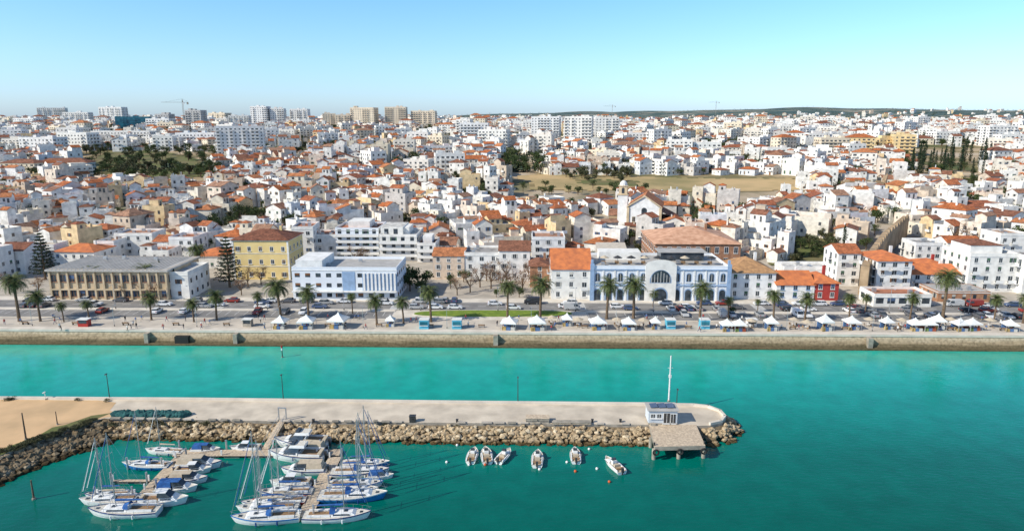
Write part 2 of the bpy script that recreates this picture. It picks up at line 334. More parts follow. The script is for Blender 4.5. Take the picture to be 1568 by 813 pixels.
def houseb(r,kind,w=None,d=None,fl=None):
    mb=MB(); w=w or r.uniform(6,12.5); d=d or r.uniform(7,12); fl=fl or r.choice([1,2,2,2,3,3]); fh=2.85; h=fl*fh+r.uniform(.1,.7)
    mb.box(-w/2,-d/2,-5,w/2,d/2,h,wall,False)
    facades(mb,w,d,.1,fl,fh,r,sp=r.uniform(2.5,4.0),ww=r.uniform(.8,1.1),wh=r.uniform(1.0,1.35),p=r.uniform(.55,.9),bal=r.choice([0,.1,.35]),gm=glasst)
    def rooftop(w,d,z):
        for _ in range(r.choice([1,2,3])):
            x=r.uniform(-w/2+.8,w/2-.9);y=r.uniform(-d/2+.8,d/2-.9)
            mb.box(x,y,z,x+.5,y+.5,z+r.uniform(.9,1.9),wall)
        if r.random()<.35 and w>4:
            x=r.uniform(-w/2+1,w/2-1.5);y=r.uniform(-d/2+1,d/2-1.2); mb.cyl((x,y,z+.3),(x,y,z+1.4),.5,.5,8,steel)
            mb.box(x-.5,y-.5,z,x+.5,y+.5,z+.3,dark)
        if r.random()<.4: x=r.uniform(-w/3,w/3); mb.cyl((x,0,z),(x,0,z+2.6),.04,.03,4,dark); mb.cyl((x-.6,0,z+2.4),(x+.6,0,z+2.4),.03,.03,4,dark)
    if kind=='flat':
        mb.box(-w/2+.2,-d/2+.2,h,w/2-.2,d/2-.2,h+.03,deckc)
        parapet(mb,w,d,h+.001,r.uniform(.5,1.1),wall)
        if r.random()<.7 and w>5.5 and d>5.5:
            a=r.uniform(2.4,w*.6);b=r.uniform(2.4,d*.6);x=r.choice([-w/2+.3,w/2-.3-a]);y=r.choice([-d/2+.3,d/2-b-.3])
            mb.box(x,y,h,x+a,y+b,h+2.5,wall)
            if r.random()<.35: mb.hip(x,y,x+a,y+b,h+2.5,.7,tile,.2)
            else: mb.box(x-.1,y-.1,h+2.503,x+a+.1,y+b+.1,h+2.62,deckc)
            win(mb,(x,y),(1,0),a/2,h+.1,.9,1.9,0,gm=glasst)
            win(mb,(x+a,y),(0,1),b/2,h+.9,1,1,0,gm=glasst)
        rooftop(w,d,h+.03)
    elif kind=='gable':
        rh=d*.5*r.uniform(.3,.48)
        mb.gable(-w/2,-d/2,w/2,d/2,h,rh,tile,wall,.3); x=r.uniform(-w/3,w/3-.6); mb.box(x,d*.12,h,x+.6,d*.12+.6,h+rh+.6,wall)
    elif kind=='hip':
        mb.hip(-w/2,-d/2,w/2,d/2,h,min(w,d)*.5*r.uniform(.35,.48),tile); x=r.uniform(-w/4,w/4); mb.box(x,-1.8,h,x+.6,-1.2,h+2.3,wall)
    elif kind=='shed':
        e=d*.5
        a=[(-w/2-.3,-d/2-.3,h-.1),(w/2+.3,-d/2-.3,h-.1),(w/2+.3,-d/2+e,h+1.8),(-w/2-.3,-d/2+e,h+1.8)]
        vs=a+[(p[0],p[1],p[2]+.15) for p in a]
        mb.add(vs,[(4,5,6,7),(0,1,5,4),(1,2,6,5),(3,0,4,7),(2,3,7,6)],tile)
        mb.poly([(-w/2,-d/2,h),(-w/2,-d/2+e,h+1.75),(-w/2,-d/2+e,h)],wall);mb.poly([(w/2,-d/2,h),(w/2,-d/2+e,h),(w/2,-d/2+e,h+1.75)],wall)
        mb.box(-w/2,-d/2+e,h+.001,w/2,-d/2+e+.25,h+2.0,wall); mb.box(-w/2+.2,-d/2+e+.26,h,w/2-.2,d/2-.2,h+.03,deckc)
        mb.box(-w/2,d/2-.2,h+.001,w/2,d/2,h+.9,wall)
    elif kind=='combo':
        mb.box(-w/2+.2,-d/2+.2,h,w/2-.2,d/2-.2,h+.03,deckc); parapet(mb,w,d,h+.001,.7,wall)
        a=w*.62;b=d*.55;sx=r.choice([-1,1]);x=sx*(w/2-a/2-.25)
        y1=d/2-.25;y0=y1-b
        mb.box(x-a/2,y0,h,x+a/2,y1,h+2.7,wall)
        mb.gable(x-a/2,y0,x+a/2,y1,h+2.7,b*.22,tile,wall,.25)
        win(mb,(x-a/2,y0),(1,0),a*.3,h+.9,1.1,1.2,0,gm=glasst); win(mb,(x-a/2,y0),(1,0),a*.7,h+.1,1.1,2.0,0,gm=glasst)
        rooftop(w,d*.3,h+.03)
    return mb
def house(r,kind):
    if kind!='cluster': return houseb(r,kind).mesh('house_'+kind)
    mb=MB(); n=r.choice([3,4,5])
    P=[(-3.2,-3),(3.3,-2.6),(-2.8,3.2),(3,3.1),(0,.3)]
    for i in range(n):
        k=r.choices(['flat','gable','shed','hip'],[.42,.30,.17,.11])[0]
        b=houseb(r,k,r.uniform(4.6,7.4),r.uniform(4.6,7.2),r.choice([1,1,2,2,3]))
        mb.merge(b,P[i][0]+r.uniform(-.6,.6),P[i][1]+r.uniform(-.6,.6),r.uniform(-.3,.5),r.choice([0,1,2,3]))
    return mb.mesh('house_cluster')
def aptmesh(r,w,d,fl,roof='flat',wm=None,bal=.5,gm=None,name='apartment_block'):
    wm=wm or wallfar; gm=gm or glasst
    mb=MB(); fh=3.0; h=fl*fh+.4
    mb.box(-w/2,-d/2,-8,w/2,d/2,h,wm,False)
    S=[((-w/2,-d/2),(1,0),w),((w/2,-d/2),(0,1),d),((-w/2,d/2),(0,-1),d)]
    for O,D,L in S:
        n=max(2,int(L/3.4)); st=L/n; pat=[r.random()<bal for _ in range(n)]
        for f in range(fl):
            for i in range(n):
                s=st*(i+.5); z=.1+f*fh
                if pat[i]:
                    win(mb,O,D,s,z+.2,st*.6,2.1,0,gm=gm)
                    nx,ny=D[1],-D[0]
                    def P(a,zz,o): return (O[0]+D[0]*a+nx*o,O[1]+D[1]*a+ny*o,zz)
                    a0=s-st*.44;a1=s+st*.44
                    vs=[P(a,zz,o) for zz in(z-.1,z+.95) for a,o in((a0,.06),(a1,.06),(a1,1.1),(a0,1.1))]
                    mb.add(vs,[(0,1,5,4),(1,2,6,5),(2,3,7,6),(3,0,4,7),(3,2,1,0),(4,5,6,7)],wm)
                else: win(mb,O,D,s,z+1.0,1.2,1.25,0,gm=gm)
    if roof=='hip': mb.hip(-w/2,-d/2,w/2,d/2,h,min(w,d)*.2,tile)
    else:
        mb.box(-w/2+.25,-d/2+.25,h,w/2-.25,d/2-.25,h+.03,deckc); parapet(mb,w,d,h+.001,1.0,wm)
        for _ in range(2):
            a=r.uniform(3,5);x=r.uniform(-w/2+1,w/2-a-1) if w>a+2.2 else -w/2+.5; mb.box(x,-2,h,x+a,2.5,h+r.uniform(2.2,3.4),wm)
        for _ in range(3): x=r.uniform(-w/2+1,w/2-1); mb.cyl((x,0,h),(x,0,h+3.5),.06,.04,4,steel)
    return mb.mesh(name)
# ------------------------------------------------------------ terrain
def build_terrain():
    ys=list(np.arange(0,1250,6.0)); y=1250.0
    while y<15000: ys.append(y); y*=1.035
    nx=150; vs=[];fs=[]
    for j,yy in enumerate(ys):
        for i in range(nx+1):
            u=i/nx*2-1; x=u*(520+1.15*yy)
            Y=yq(x)+yy if yy<60 else (yq(x)+60)*(1-min(1,(yy-60)/60.0))+ (228+ (yy-60))*min(1,(yy-60)/60.0) if yy<120 else 168+yy
            vs.append((x,Y,terr(x,Y)))
        if j:
            a=(j-1)*(nx+1);b=j*(nx+1)
            for i in range(nx): fs.append((a+i,a+i+1,b+i+1,b+i))
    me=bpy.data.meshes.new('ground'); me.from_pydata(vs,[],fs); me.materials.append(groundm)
    me.polygons.foreach_set('use_smooth',[True]*len(fs)); me.update(); inst('ground',me,(0,0,0))
build_terrain()
mb=MB(); mb.poly([(-700,-800,0),(700,-800,0),(700,yq(700)-.5,0),(-700,yq(-700)-.5,0)],waterm); mb.obj('water')
def strip(name,v0,v1,u0,u1,z,mat,thick=0):
    mb=MB(); pts=[(u0,yq(u0)+v0),(u1,yq(u1)+v0),(u1,yq(u1)+v1),(u0,yq(u0)+v1)]
    if thick: mb.prism(pts,z-thick,z,mat)
    else: mb.poly([(p[0],p[1],z) for p in pts],mat)
    return mb.obj(name)
mb=MB(); U=650; a,b=-U,U
mb.add([(a,yq(a)-2.2,-1.0),(b,yq(b)-2.2,-1.0),(b,yq(b)-.6,QZ-.25),(a,yq(a)-.6,QZ-.25)],[(0,1,2,3)],quaym)
mb.add([(a,yq(a)-3.0,-.5),(b,yq(b)-3.0,-.5),(b,yq(b)-2.9,.35),(a,yq(a)-2.9,.35),(b,yq(b)-1.7,.45),(a,yq(a)-1.7,.45)],[(0,1,2,3),(3,2,4,5)],quaym)
mb.prism([(a,yq(a)-.8),(b,yq(b)-.8),(b,yq(b)+.15),(a,yq(a)+.15)],QZ-.25,QZ+.3,pavel)
for px,w in ((258,3.5),(755,1.2),(1328,1.2),(350,1),(210,1.0)):
    x=G(px,515,QZ).x; mb.prism([(x,yq(x)-2.3),(x+w,yq(x)-2.3),(x+w,yq(x)-.5),(x,yq(x)-.5)],-.8,2.2 if w>2 else QZ-.28,concd if w<2 else black)
mb.obj('quay_wall')
strip('promenade',.15,11.0,-420,420,QZ+.02,pave)
strip('promenade_edge',.155,2.2,-420,420,QZ+.03,pavel)
strip('promenade_kerb',11.0,11.3,-420,420,QZ+.12,pavel,.3)
uL=G(600,485,QZ).x; uR=G(900,485,QZ).x
strip('service_road',11.31,18.5,-420,uL,QZ+.008,asph)
strip('service_road',11.31,18.5,uR,420,QZ+.008,asph)
strip('plaza',11.31,20.0,uL,uR,QZ+.016,pavel)
strip('pavement',18.5,20.6,-420,uL,QZ+.12,pavel,.3)
strip('pavement',18.5,20.6,uR,420,QZ+.12,pavel,.3)
strip('avenue_road',20.65,29.0,-420,420,QZ+.008,asph)
strip('pavement',29.0,33.0,-420,420,QZ+.13,pavel,.3)
mb=MB()
for u in np.arange(-400,400,5.0):
    y=yq(u)+24.8; mb.poly([(u,y-.07,QZ+.013),(u+2.4,y-.07,QZ+.013),(u+2.4,y+.07,QZ+.013),(u,y+.07,QZ+.013)],whitep)
for v in (20.95,28.7):
    mb.poly([(-400,yq(-400)+v,QZ+.013),(400,yq(400)+v,QZ+.013),(400,yq(400)+v+.12,QZ+.013),(-400,yq(-400)+v+.12,QZ+.013)],whitep)
for u in np.arange(-400,400,2.6):
    if uL<u<uR: continue
    y=yq(u)+14.2; mb.poly([(u,y,QZ+.013),(u+.1,y,QZ+.013),(u+.1,y+4.2,QZ+.013),(u,y+4.2,QZ+.013)],whitep)
for px in (330,600,880,1150,1300):
    x=G(px,468,QZ).x
    for k in range(9):
        y=yq(x)+21.3+k*.85; mb.poly([(x,y,QZ+.017),(x+3,y,QZ+.017),(x+3,y+.45,QZ+.017),(x,y+.45,QZ+.017)],whitep)
mb.obj('road_markings')
mb=MB(); c=G(755,480.5,QZ)
def ell(a,b,n=40): return [(c.x+a*math.copysign(abs(math.cos(t))**.7,math.cos(t)),c.y+b*math.copysign(abs(math.sin(t))**.8,math.sin(t))) for t in [2*math.pi*i/n for i in range(n)]]
mb.prism(ell(22.6,3.5),QZ,QZ+.13,pavel); mb.prism(ell(22.2,3.2),QZ,QZ+.16,lawnm); mb.obj('lawn')
def inpoly(x,y,p):
    r=False;j=len(p)-1
    for i in range(len(p)):
        if (p[i][1]>y)!=(p[j][1]>y) and x<(p[j][0]-p[i][0])*(y-p[i][1])/(p[j][1]-p[i][1])+p[i][0]: r=not r
        j=i
    return r
def patch(name,pp,mat,off=.3,cell=3.5):
    W=[T(*p) for p in pp]; x0=min(w.x for w in W);x1=max(w.x for w in W);y0=min(w.y for w in W);y1=max(w.y for w in W)
    mb=MB(); P=[(w.x,w.y) for w in W]
    xs=np.arange(x0,x1,cell);ysr=np.arange(y0,y1,cell); idx={}
    def vid(i,j):
        if (i,j) not in idx:
            x=x0+i*cell;y=y0+j*cell; idx[(i,j)]=len(mb.v); mb.v.append((x,y,terr(x,y)+off))
        return idx[(i,j)]
    k=mb.mi(mat)
    for i in range(len(xs)):
        for j in range(len(ysr)):
            x=x0+(i+.5)*cell+R.uniform(-3,3);y=y0+(j+.5)*cell+R.uniform(-3,3)
            if inpoly(x,y,P): mb.f.append([vid(i,j),vid(i+1,j),vid(i+1,j+1),vid(i,j+1)]); mb.m.append(k)
    mb.obj(name,smooth=True)
ZONES=[(130,232,330,270),(600,398,850,470),(1318,345,1395,460),(1392,225,1512,262),(775,268,1235,294),(770,236,832,262),(1190,292,1280,298),(380,238,440,246),(0,415,70,470),(1190,366,1285,406),(560,262,640,268)]
patch('green_hillside',[(125,262),(150,238),(230,228),(300,244),(335,270),(260,274),(180,270)],grassm)
patch('dry_field',[(785,270),(900,268),(1080,274),(1225,274),(1240,292),(1090,295),(940,292),(828,294)],fieldm)
patch('dry_field',[(340,240),(430,238),(440,247),(350,250)],fieldm)
patch('green_field',[(880,276),(980,278),(970,286),(890,284)],grassm,.45)
patch('garden',[(1180,364),(1290,364),(1290,408),(1180,408)],grassm,.3)
# ------------------------------------------------------------ vegetation
rs=np.random.RandomState(5)
def leaves(mb,clumps,size,mat):
    k=mb.mi(mat)
    for (c,rr,n) in clumps:
        p=rs.normal(size=(n,3)); p/=np.linalg.norm(p,axis=1)[:,None]; p*= (rs.rand(n,1)**.45)
        p=p*np.array(rr)+np.array(c)
        a=rs.normal(size=(n,3)); a/=np.linalg.norm(a,axis=1)[:,None]
        b=np.cross(a,rs.normal(size=(n,3))); b/=np.linalg.norm(b,axis=1)[:,None]
        s=size*(.6+.8*rs.rand(n,1))
        q=np.stack([p-a*s,p-b*s*.6,p+a*s,p+b*s*.6],1).reshape(-1,3)
        o=len(mb.v); mb.v.extend(map(tuple,q))
        for i in range(n): mb.f.append([o+4*i,o+4*i+1,o+4*i+2,o+4*i+3]); mb.m.append(k)
def broad(r,mat,hgt=7,wd=5,bare=False,n=60,size=.28):
    mb=MB(); th=hgt*.35; mb.cyl((0,0,-1),(0,0,th),.28,.2,7,bark)
    cl=[]
    for i in range(9):
        an=r.uniform(0,6.28);rr=r.uniform(.2,.75)*wd/2;zz=r.uniform(hgt*.45,hgt*.92)
        p=(math.cos(an)*rr,math.sin(an)*rr,zz); mb.cyl((0,0,th*r.uniform(.7,1)),p,.12,.04,5,bark)
        if bare:
            for q in range(16):
                e=Vector(p)+Vector((r.gauss(0,.8),r.gauss(0,.8),abs(r.gauss(.7,.6)))); mb.cyl(p,e,.035,.015,3,twigm,False)
        s=wd*r.uniform(.18,.30); cl.append((p,(s,s,s*.75),n))
    leaves(mb,cl,size,mat); return mb.mesh('tree')
def cypress(r,hgt=10):
    mb=MB(); mb.cyl((0,0,-1),(0,0,hgt*.8),.2,.05,6,bark); cl=[]
    for i in range(12):
        t=i/11; z=.6+t*(hgt-1); w=.9*math.sin(math.pi*min(1,(t*.85+.12)))**.7+.1; cl.append(((r.uniform(-.15,.15),r.uniform(-.15,.15),z),(w,w,hgt/11),55))
    leaves(mb,cl,.22,leafc); return mb.mesh('cypress')
def norfolk(r,hgt=13):
    mb=MB(); mb.cyl((0,0,-.5),(0,0,hgt),.35,.05,8,bark); cl=[]
    n=13
    for i in range(n):
        t=i/(n-1); z=1.6+t*(hgt-2); L=3.2*(1-t)**.8+.3; k=7
        for j in range(k):
            an=6.28*j/k+i*.5; e=(math.cos(an)*L,math.sin(an)*L,z+.25*L-.1)
            mb.cyl((0,0,z),e,.06,.02,4,bark,False)
            for q in(.35,.65,.95): cl.append(((e[0]*q,e[1]*q,z+(e[2]-z)*q),(.35+.1*L*.5,.35+.05*L,.16),20))
    leaves(mb,cl,.16,leafc); return mb.mesh('norfolk_pine')
def palm(r,hgt=7.5):
    mb=MB(); lean=r.uniform(-.4,.4); pts=[]
    for i in range(8):
        t=i/7; pts.append((lean*t*t,lean*.5*t*t,-.5+(hgt+.5)*t))
    for i in range(7):
        mb.cyl(pts[i],pts[i+1],.33-.012*i+(.1 if i==0 else 0),.30-.012*i,9,bark,False)
    top=Vector(pts[-1]); nf=58
    mb.cyl(top-Vector((0,0,.9)),top,.32,.6,9,leafd)
    for f in range(nf):
        an=f*2.399+r.uniform(-.2,.2); el=rad(80-112*(f/nf)+r.uniform(-8,8)); L=r.uniform(2.9,3.8)
        dead=f>nf-7; m=leafd if dead else leafp
        if dead: el=rad(-60); L*=.6
        h=Vector((math.cos(an),math.sin(an),0)); side=Vector((-math.sin(an),math.cos(an),0)); p=top.copy(); ns=8
        for s in range(ns):
            d=h*math.cos(el)+Vector((0,0,math.sin(el))); q=p+d*(L/ns)
            lw=.72*math.sin(math.pi*(s+.8)/(ns+.6))+.08
            for sg in(-1,1):
                for k in(0,.5):
                    b0=p.lerp(q,k); b1=p.lerp(q,k+.36)
                    tip=b0+side*sg*lw+d*.28-Vector((0,0,.28*lw))+Vector((r.uniform(-.05,.05),)*3)
                    mb.add([b0,b1,tip],[(0,1,2)],m)
            mb.add([p-side*.03,p+side*.03,q+side*.02,q-side*.02],[(0,1,2,3)],m)
            p=q; el-=rad(13 if not dead else 4)
    return mb.mesh('palm')
rr=random.Random(3)
TREES=[broad(rr,leafg,rr.uniform(5,8),rr.uniform(4.5,7)) for _ in range(4)]
OLIVES=[broad(rr,leafo,rr.uniform(4,6),rr.uniform(4,6)) for _ in range(3)]
BARES=[broad(rr,twigm,7,6.4,True,36,.15) for _ in range(3)]
CYP=[cypress(rr,rr.uniform(9,12)) for _ in range(2)]
NORF=norfolk(rr); PALMS=[palm(rr,h) for h in(6.8,7.8,8.6,7.2)]
def bush():
    mb=MB(); cl=[((rr.uniform(-.7,.7),rr.uniform(-.7,.7),rr.uniform(.2,.7)),(.6,.6,.45),60) for _ in range(6)]; mb.cyl((0,0,-.2),(0,0,.6),.08,.04,5,bark); leaves(mb,cl,.11,leafo); return mb.mesh('bush')
BUSH=[bush() for _ in range(3)]
def tree(name,lst,px,py,s=1.0):
    p=G(px,py,QZ) if py>395 else T(px,py)
    return inst(name,rr.choice(lst),(p.x,p.y,p.z),rr.uniform(0,6.28),s*rr.uniform(.9,1.1))
for px,py,s in ((30,492,1.15),(62,492,.95),(98,493,.6),(137,490,.6),(232,490,.95),(297,493,.8),(332,490,.95),(430,490,1.2),(473,492,1.0),(577,496,.85),(618,495,.85),(660,493,1.05),(777,487,1.0),(827,488,1.1),(929,488,1.1),(970,487,1.2),(1071,492,1.05),(1184,490,.95),(1232,492,.95),(1393,490,.7),(1443,490,1.25),(1522,492,.75),(1566,495,.9),(147,455,1.0),(228,455,1.1),(305,428,1.1),(290,430,.9),(1160,478,.4),(250,455,.9),(1000,470,.6),(1325,478,.6),(540,480,.6),(395,478,.6),(1115,488,.6),(1300,488,.7)):
    tree('palm_tree',PALMS,px,py,s*1.05)
for px,py,s in ((15,450,.9),(60,452,.8),(190,458,.7),(235,462,.8),(380,440,.9),(400,436,.8),(545,410,1.1),(560,408,1.0),(700,452,.8),(720,448,.9),(735,440,.9),(752,442,1),(768,446,1.0),(785,450,1),(800,448,1.1),(818,442,.9),(745,430,1),(775,430,1),(810,430,.9),(530,455,.7),(370,452,.7),(915,398,1.2),(1480,380,1.4),(1500,385,1.3),(1460,375,1.2),(655,462,.5),(150,452,1),(215,456,1)):
    tree('bare_tree',BARES,px,py,s)
for px,py,s in ((622,436,1.2),(640,438,1.2),(628,446,1.0),(652,440,1.0),(645,450,.9),(690,442,.7),(710,432,.8),(795,455,.6),(760,455,.5),(1120,484,.55),(1300,470,.6)):
    tree('broadleaf_tree',TREES,px,py,s)
for px,py in ((270,456),(248,446)): tree('cypress_tree',CYP,px,py,.9)
p=G(352,440,QZ); inst('norfolk_pine',NORF,p,0,1.3)
p=G(70,428,QZ); inst('norfolk_pine',NORF,p,1,1.25)
for i in range(34):
    tree('cypress_tree',CYP,rr.uniform(1390,1515),rr.uniform(248,274),rr.uniform(1.2,1.9))
for px,py in((1088,362),(1086,352),(975,318),(450,262),(1290,400),(1060,345)): tree('cypress_tree',CYP,px,py,1.2)
def scatter(n,x0,y0,x1,y1,lst,name,s0=.8,s1=1.4):
    for _ in range(n): tree(name,lst,rr.uniform(x0,x1),rr.uniform(y0,y1),rr.uniform(s0,s1))
scatter(70,128,230,335,278,TREES,'broadleaf_tree',.9,1.5); scatter(50,125,228,335,275,OLIVES,'olive_tree',.9,1.6)
scatter(22,772,240,830,268,TREES,'broadleaf_tree',1,1.8); scatter(30,860,262,980,280,OLIVES,'olive_tree'); scatter(24,1240,270,1340,300,TREES,'broadleaf_tree')
scatter(26,1300,238,1400,262,TREES,'broadleaf_tree',1,1.6); scatter(34,1185,365,1290,404,OLIVES,'olive_tree',.5,1.0); scatter(18,1190,366,1290,404,TREES,'broadleaf_tree',.5,.9)
scatter(16,1440,345,1520,385,OLIVES,'olive_tree',.8,1.4); scatter(20,1400,262,1560,300,TREES,'broadleaf_tree',.8,1.4)
scatter(16,800,285,1000,300,TREES,'broadleaf_tree',.6,1); scatter(12,1540,370,1568,400,TREES,'broadleaf_tree')
scatter(24,440,205,560,235,TREES,'broadleaf_tree',.8,1.3); scatter(14,900,378,1000,402,TREES,'broadleaf_tree',.5,.9)
scatter(18,60,205,200,235,TREES,'broadleaf_tree',.9,1.4)
# ------------------------------------------------------------ key buildings
OCC=[]
def occ(x0,x1,y0,y1,pad=2.5): OCC.append((x0-pad,x1+pad,y0-pad,y1+pad))
def kb(name,px1,px2,yb,yt,depth,roof='flat',wm=None,fl=None,rh=.35,rmat=None,ww=1.0,wh=1.4,sp=2.9,fm=None,bal=0,gm=None,seed=1,extras=None,rz=-.021,pwin=1,base=False,par=.8,sides=(0,1,3)):
    wm=wm or wallw; rmat=rmat or (deckc if roof=='flat' else tile)
    a=T(px1,yb) if yb<395 else G(px1,yb,QZ); y=a.y; z=a.z
    x0=xat(px1,y,z);x1=xat(px2,y,z); w=x1-x0; h=zat(y,yt)-z; h=max(3,h)
    fl=fl or max(1,round(h/3.2)); fh=(h-.3)/fl; r=random.Random(seed+px1)
    mb=MB(); mb.box(-w/2,-depth/2,-4,w/2,depth/2,h,wm,False)
    facades(mb,w,depth,.1,fl,fh,r,sp,ww,wh,pwin,bal,sides=sides,fm=fm,gm=gm,base=base)
    if roof=='flat':
        mb.box(-w/2+.25,-depth/2+.25,h,w/2-.25,depth/2-.25,h+.03,rmat); parapet(mb,w,depth,h+.001,par,wm)
        mb.box(-w/2-.12,-depth/2-.12,h-.35,w/2+.12,depth/2+.12,h-.15,frame)
        if w>6:
            for _ in range(3):
                x=r.uniform(-w/2+1,w/2-2.2);yy=r.uniform(-depth/2+1,depth/2-2); mb.box(x,yy,h+.031,x+1.1,yy+.8,h+r.uniform(.8,1.3),steel)
    elif roof=='hip': mb.hip(-w/2,-depth/2,w/2,depth/2,h,min(w,depth)*.5*rh,rmat,.5)
    elif roof=='gable': mb.gable(-w/2,-depth/2,w/2,depth/2,h,depth*.5*rh,rmat,wm)
    if roof!='flat': mb.box(w*.2,1,h,w*.2+.8,1.7,h+depth*.5*rh+.9,wm)
    if extras: extras(mb,w,depth,h,fl,fh)
    o=mb.split(name,((x0+x1)/2,y+depth/2,z),rz); occ(x0,x1,y,y+depth); return o
def ex_long(mb,w,d,h,fl,fh):
    mb.box(-w/2-.6,-d/2-.8,h-.5,w/2+.6,d/2+.6,h+.05,greyroof)
    n=int(w/2.6)
    for i in range(n+1): x=-w/2+.3+i*(w-.6)/n; mb.box(x-.28,-d/2-.45,0,x+.28,-d/2-.002,h-.5,cream)
    for i in range(int(w/1.2)): x=-w/2+i*1.2; mb.box(x,-d/2-.5,h+.05,x+.12,d/2+.3,h+.16,greyroof)
    mb.box(-w/2,-d/2-.43,3.0,w/2,-d/2-.05,3.5,cream)
kb('colonnaded_hall',80,262,459,413,20,wm=cream,ww=1.5,wh=2.0,sp=2.6,extras=ex_long,par=.1,fl=2,fm=palebrown)
kb('hall_annex',262,292,458,420,14,fl=2)
def ex_yel(mb,w,d,h,fl,fh):
    for z in (fh+.1,2*fh+.1,h-.35): mb.box(-w/2-.12,-d/2-.12,z,w/2+.12,d/2+.12,z+.18,frame)
    for x in(-w/2,w/2-.5): mb.box(x-.05,-d/2-.06,0,x+.55,-d/2-.003,h-.4,frame)
kb('yellow_mansion',360,446,428,368,15,'hip',yel,fl=3,fm=frame,extras=ex_yel,sp=3.2)
def ex_mod(mb,w,d,h,fl,fh):
    x=w*.18
    for i in range(9): mb.box(x+i*1.15,-d/2-.3,3.2,x+.55+i*1.15,-d/2-.06,h-1.0,whitep)
    mb.box(x-.3,-d/2-.05,3.1,x+10.2,-d/2-.004,h-1.2,bluetrim)
    mb.box(-w/2,-d/2-1.4,2.8,w/2,-d/2-.06,3.05,frame); mb.box(-w/2+1,-d/2+1,h,-w/2+9,d/2-2,h+2.6,wallw)
    mb.box(-w*.02,-d/2-.12,2.0,w*.1,-d/2-.05,h-.6,bluetrim)
kb('blue_white_office',450,610,460,413,16,wm=bluew,fl=3,ww=1.5,wh=1.2,sp=2.9,extras=ex_mod,rmat=greyroof)
def ex_bal(mb,w,d,h,fl,fh):
    for f in range(1,fl):
        mb.box(-w/2,-d/2-1.2,f*fh-.1,w/2,-d/2-.01,f*fh+.05,frame); mb.box(-w/2,-d/2-1.2,f*fh+.06,w/2,-d/2-1.12,f*fh+.95,whitep)
    mb.box(-w/4,-d/4,h,w/4,d/3,h+2.7,wallw)
kb('balcony_apartments',516,582,398,352,16,wm=bluew,fl=5,extras=ex_bal,ww=1.4,wh=1.7)
def ex_step(mb,w,d,h,fl,fh):
    ex_bal(mb,w,d,h,fl,fh); mb.box(-w/2,-d/2+3,h,w*.1,d/2-1,h+3,wallw); mb.box(-w/2+.3,-d/2+3.3,h+3,w*.1-.3,d/2-1.3,h+3.05,deckc); win(mb,(-w/2,-d/2+3),(1,0),w*.15,h+.2,1.6,2.2,0); win(mb,(-w/2,-d/2+3),(1,0),w*.4,h+.2,1.6,2.2,0)
kb('stepped_apartments',583,640,402,362,17,fl=4,extras=ex_step,ww=1.4,wh=1.7)
kb('stepped_apartments',640,668,404,375,13,fl=3,extras=ex_bal,rmat=tile)
peach=M('peach_plaster',(.76,.60,.46))
kb('terrace_houses',664,712,428,392,12,'gable',fl=3,wm=peach,fm=frame,rh=.3)
kb('white_townhouse',712,765,428,390,13,fl=3,fm=frame,bal=.2)
kb('white_townhouse',765,812,430,384,13,'gable',fl=3,fm=frame,bal=.2)
kb('white_townhouse',815,865,412,366,13,'flat',fl=4,fm=frame,bal=.2)
kb('peach_townhouse',812,842,440,408,12,'hip',wm=palebrown,fl=3,fm=frame)
orr=M('orange_roof_tiles',(.66,.21,.07),(.44,.14,.06),.6,.9,.3)
kb('orange_roof_townhouse',845,905,459,412,17,'gable',fl=3,fm=frame,bal=.2,rh=.55,wm=wallw,rmat=orr)
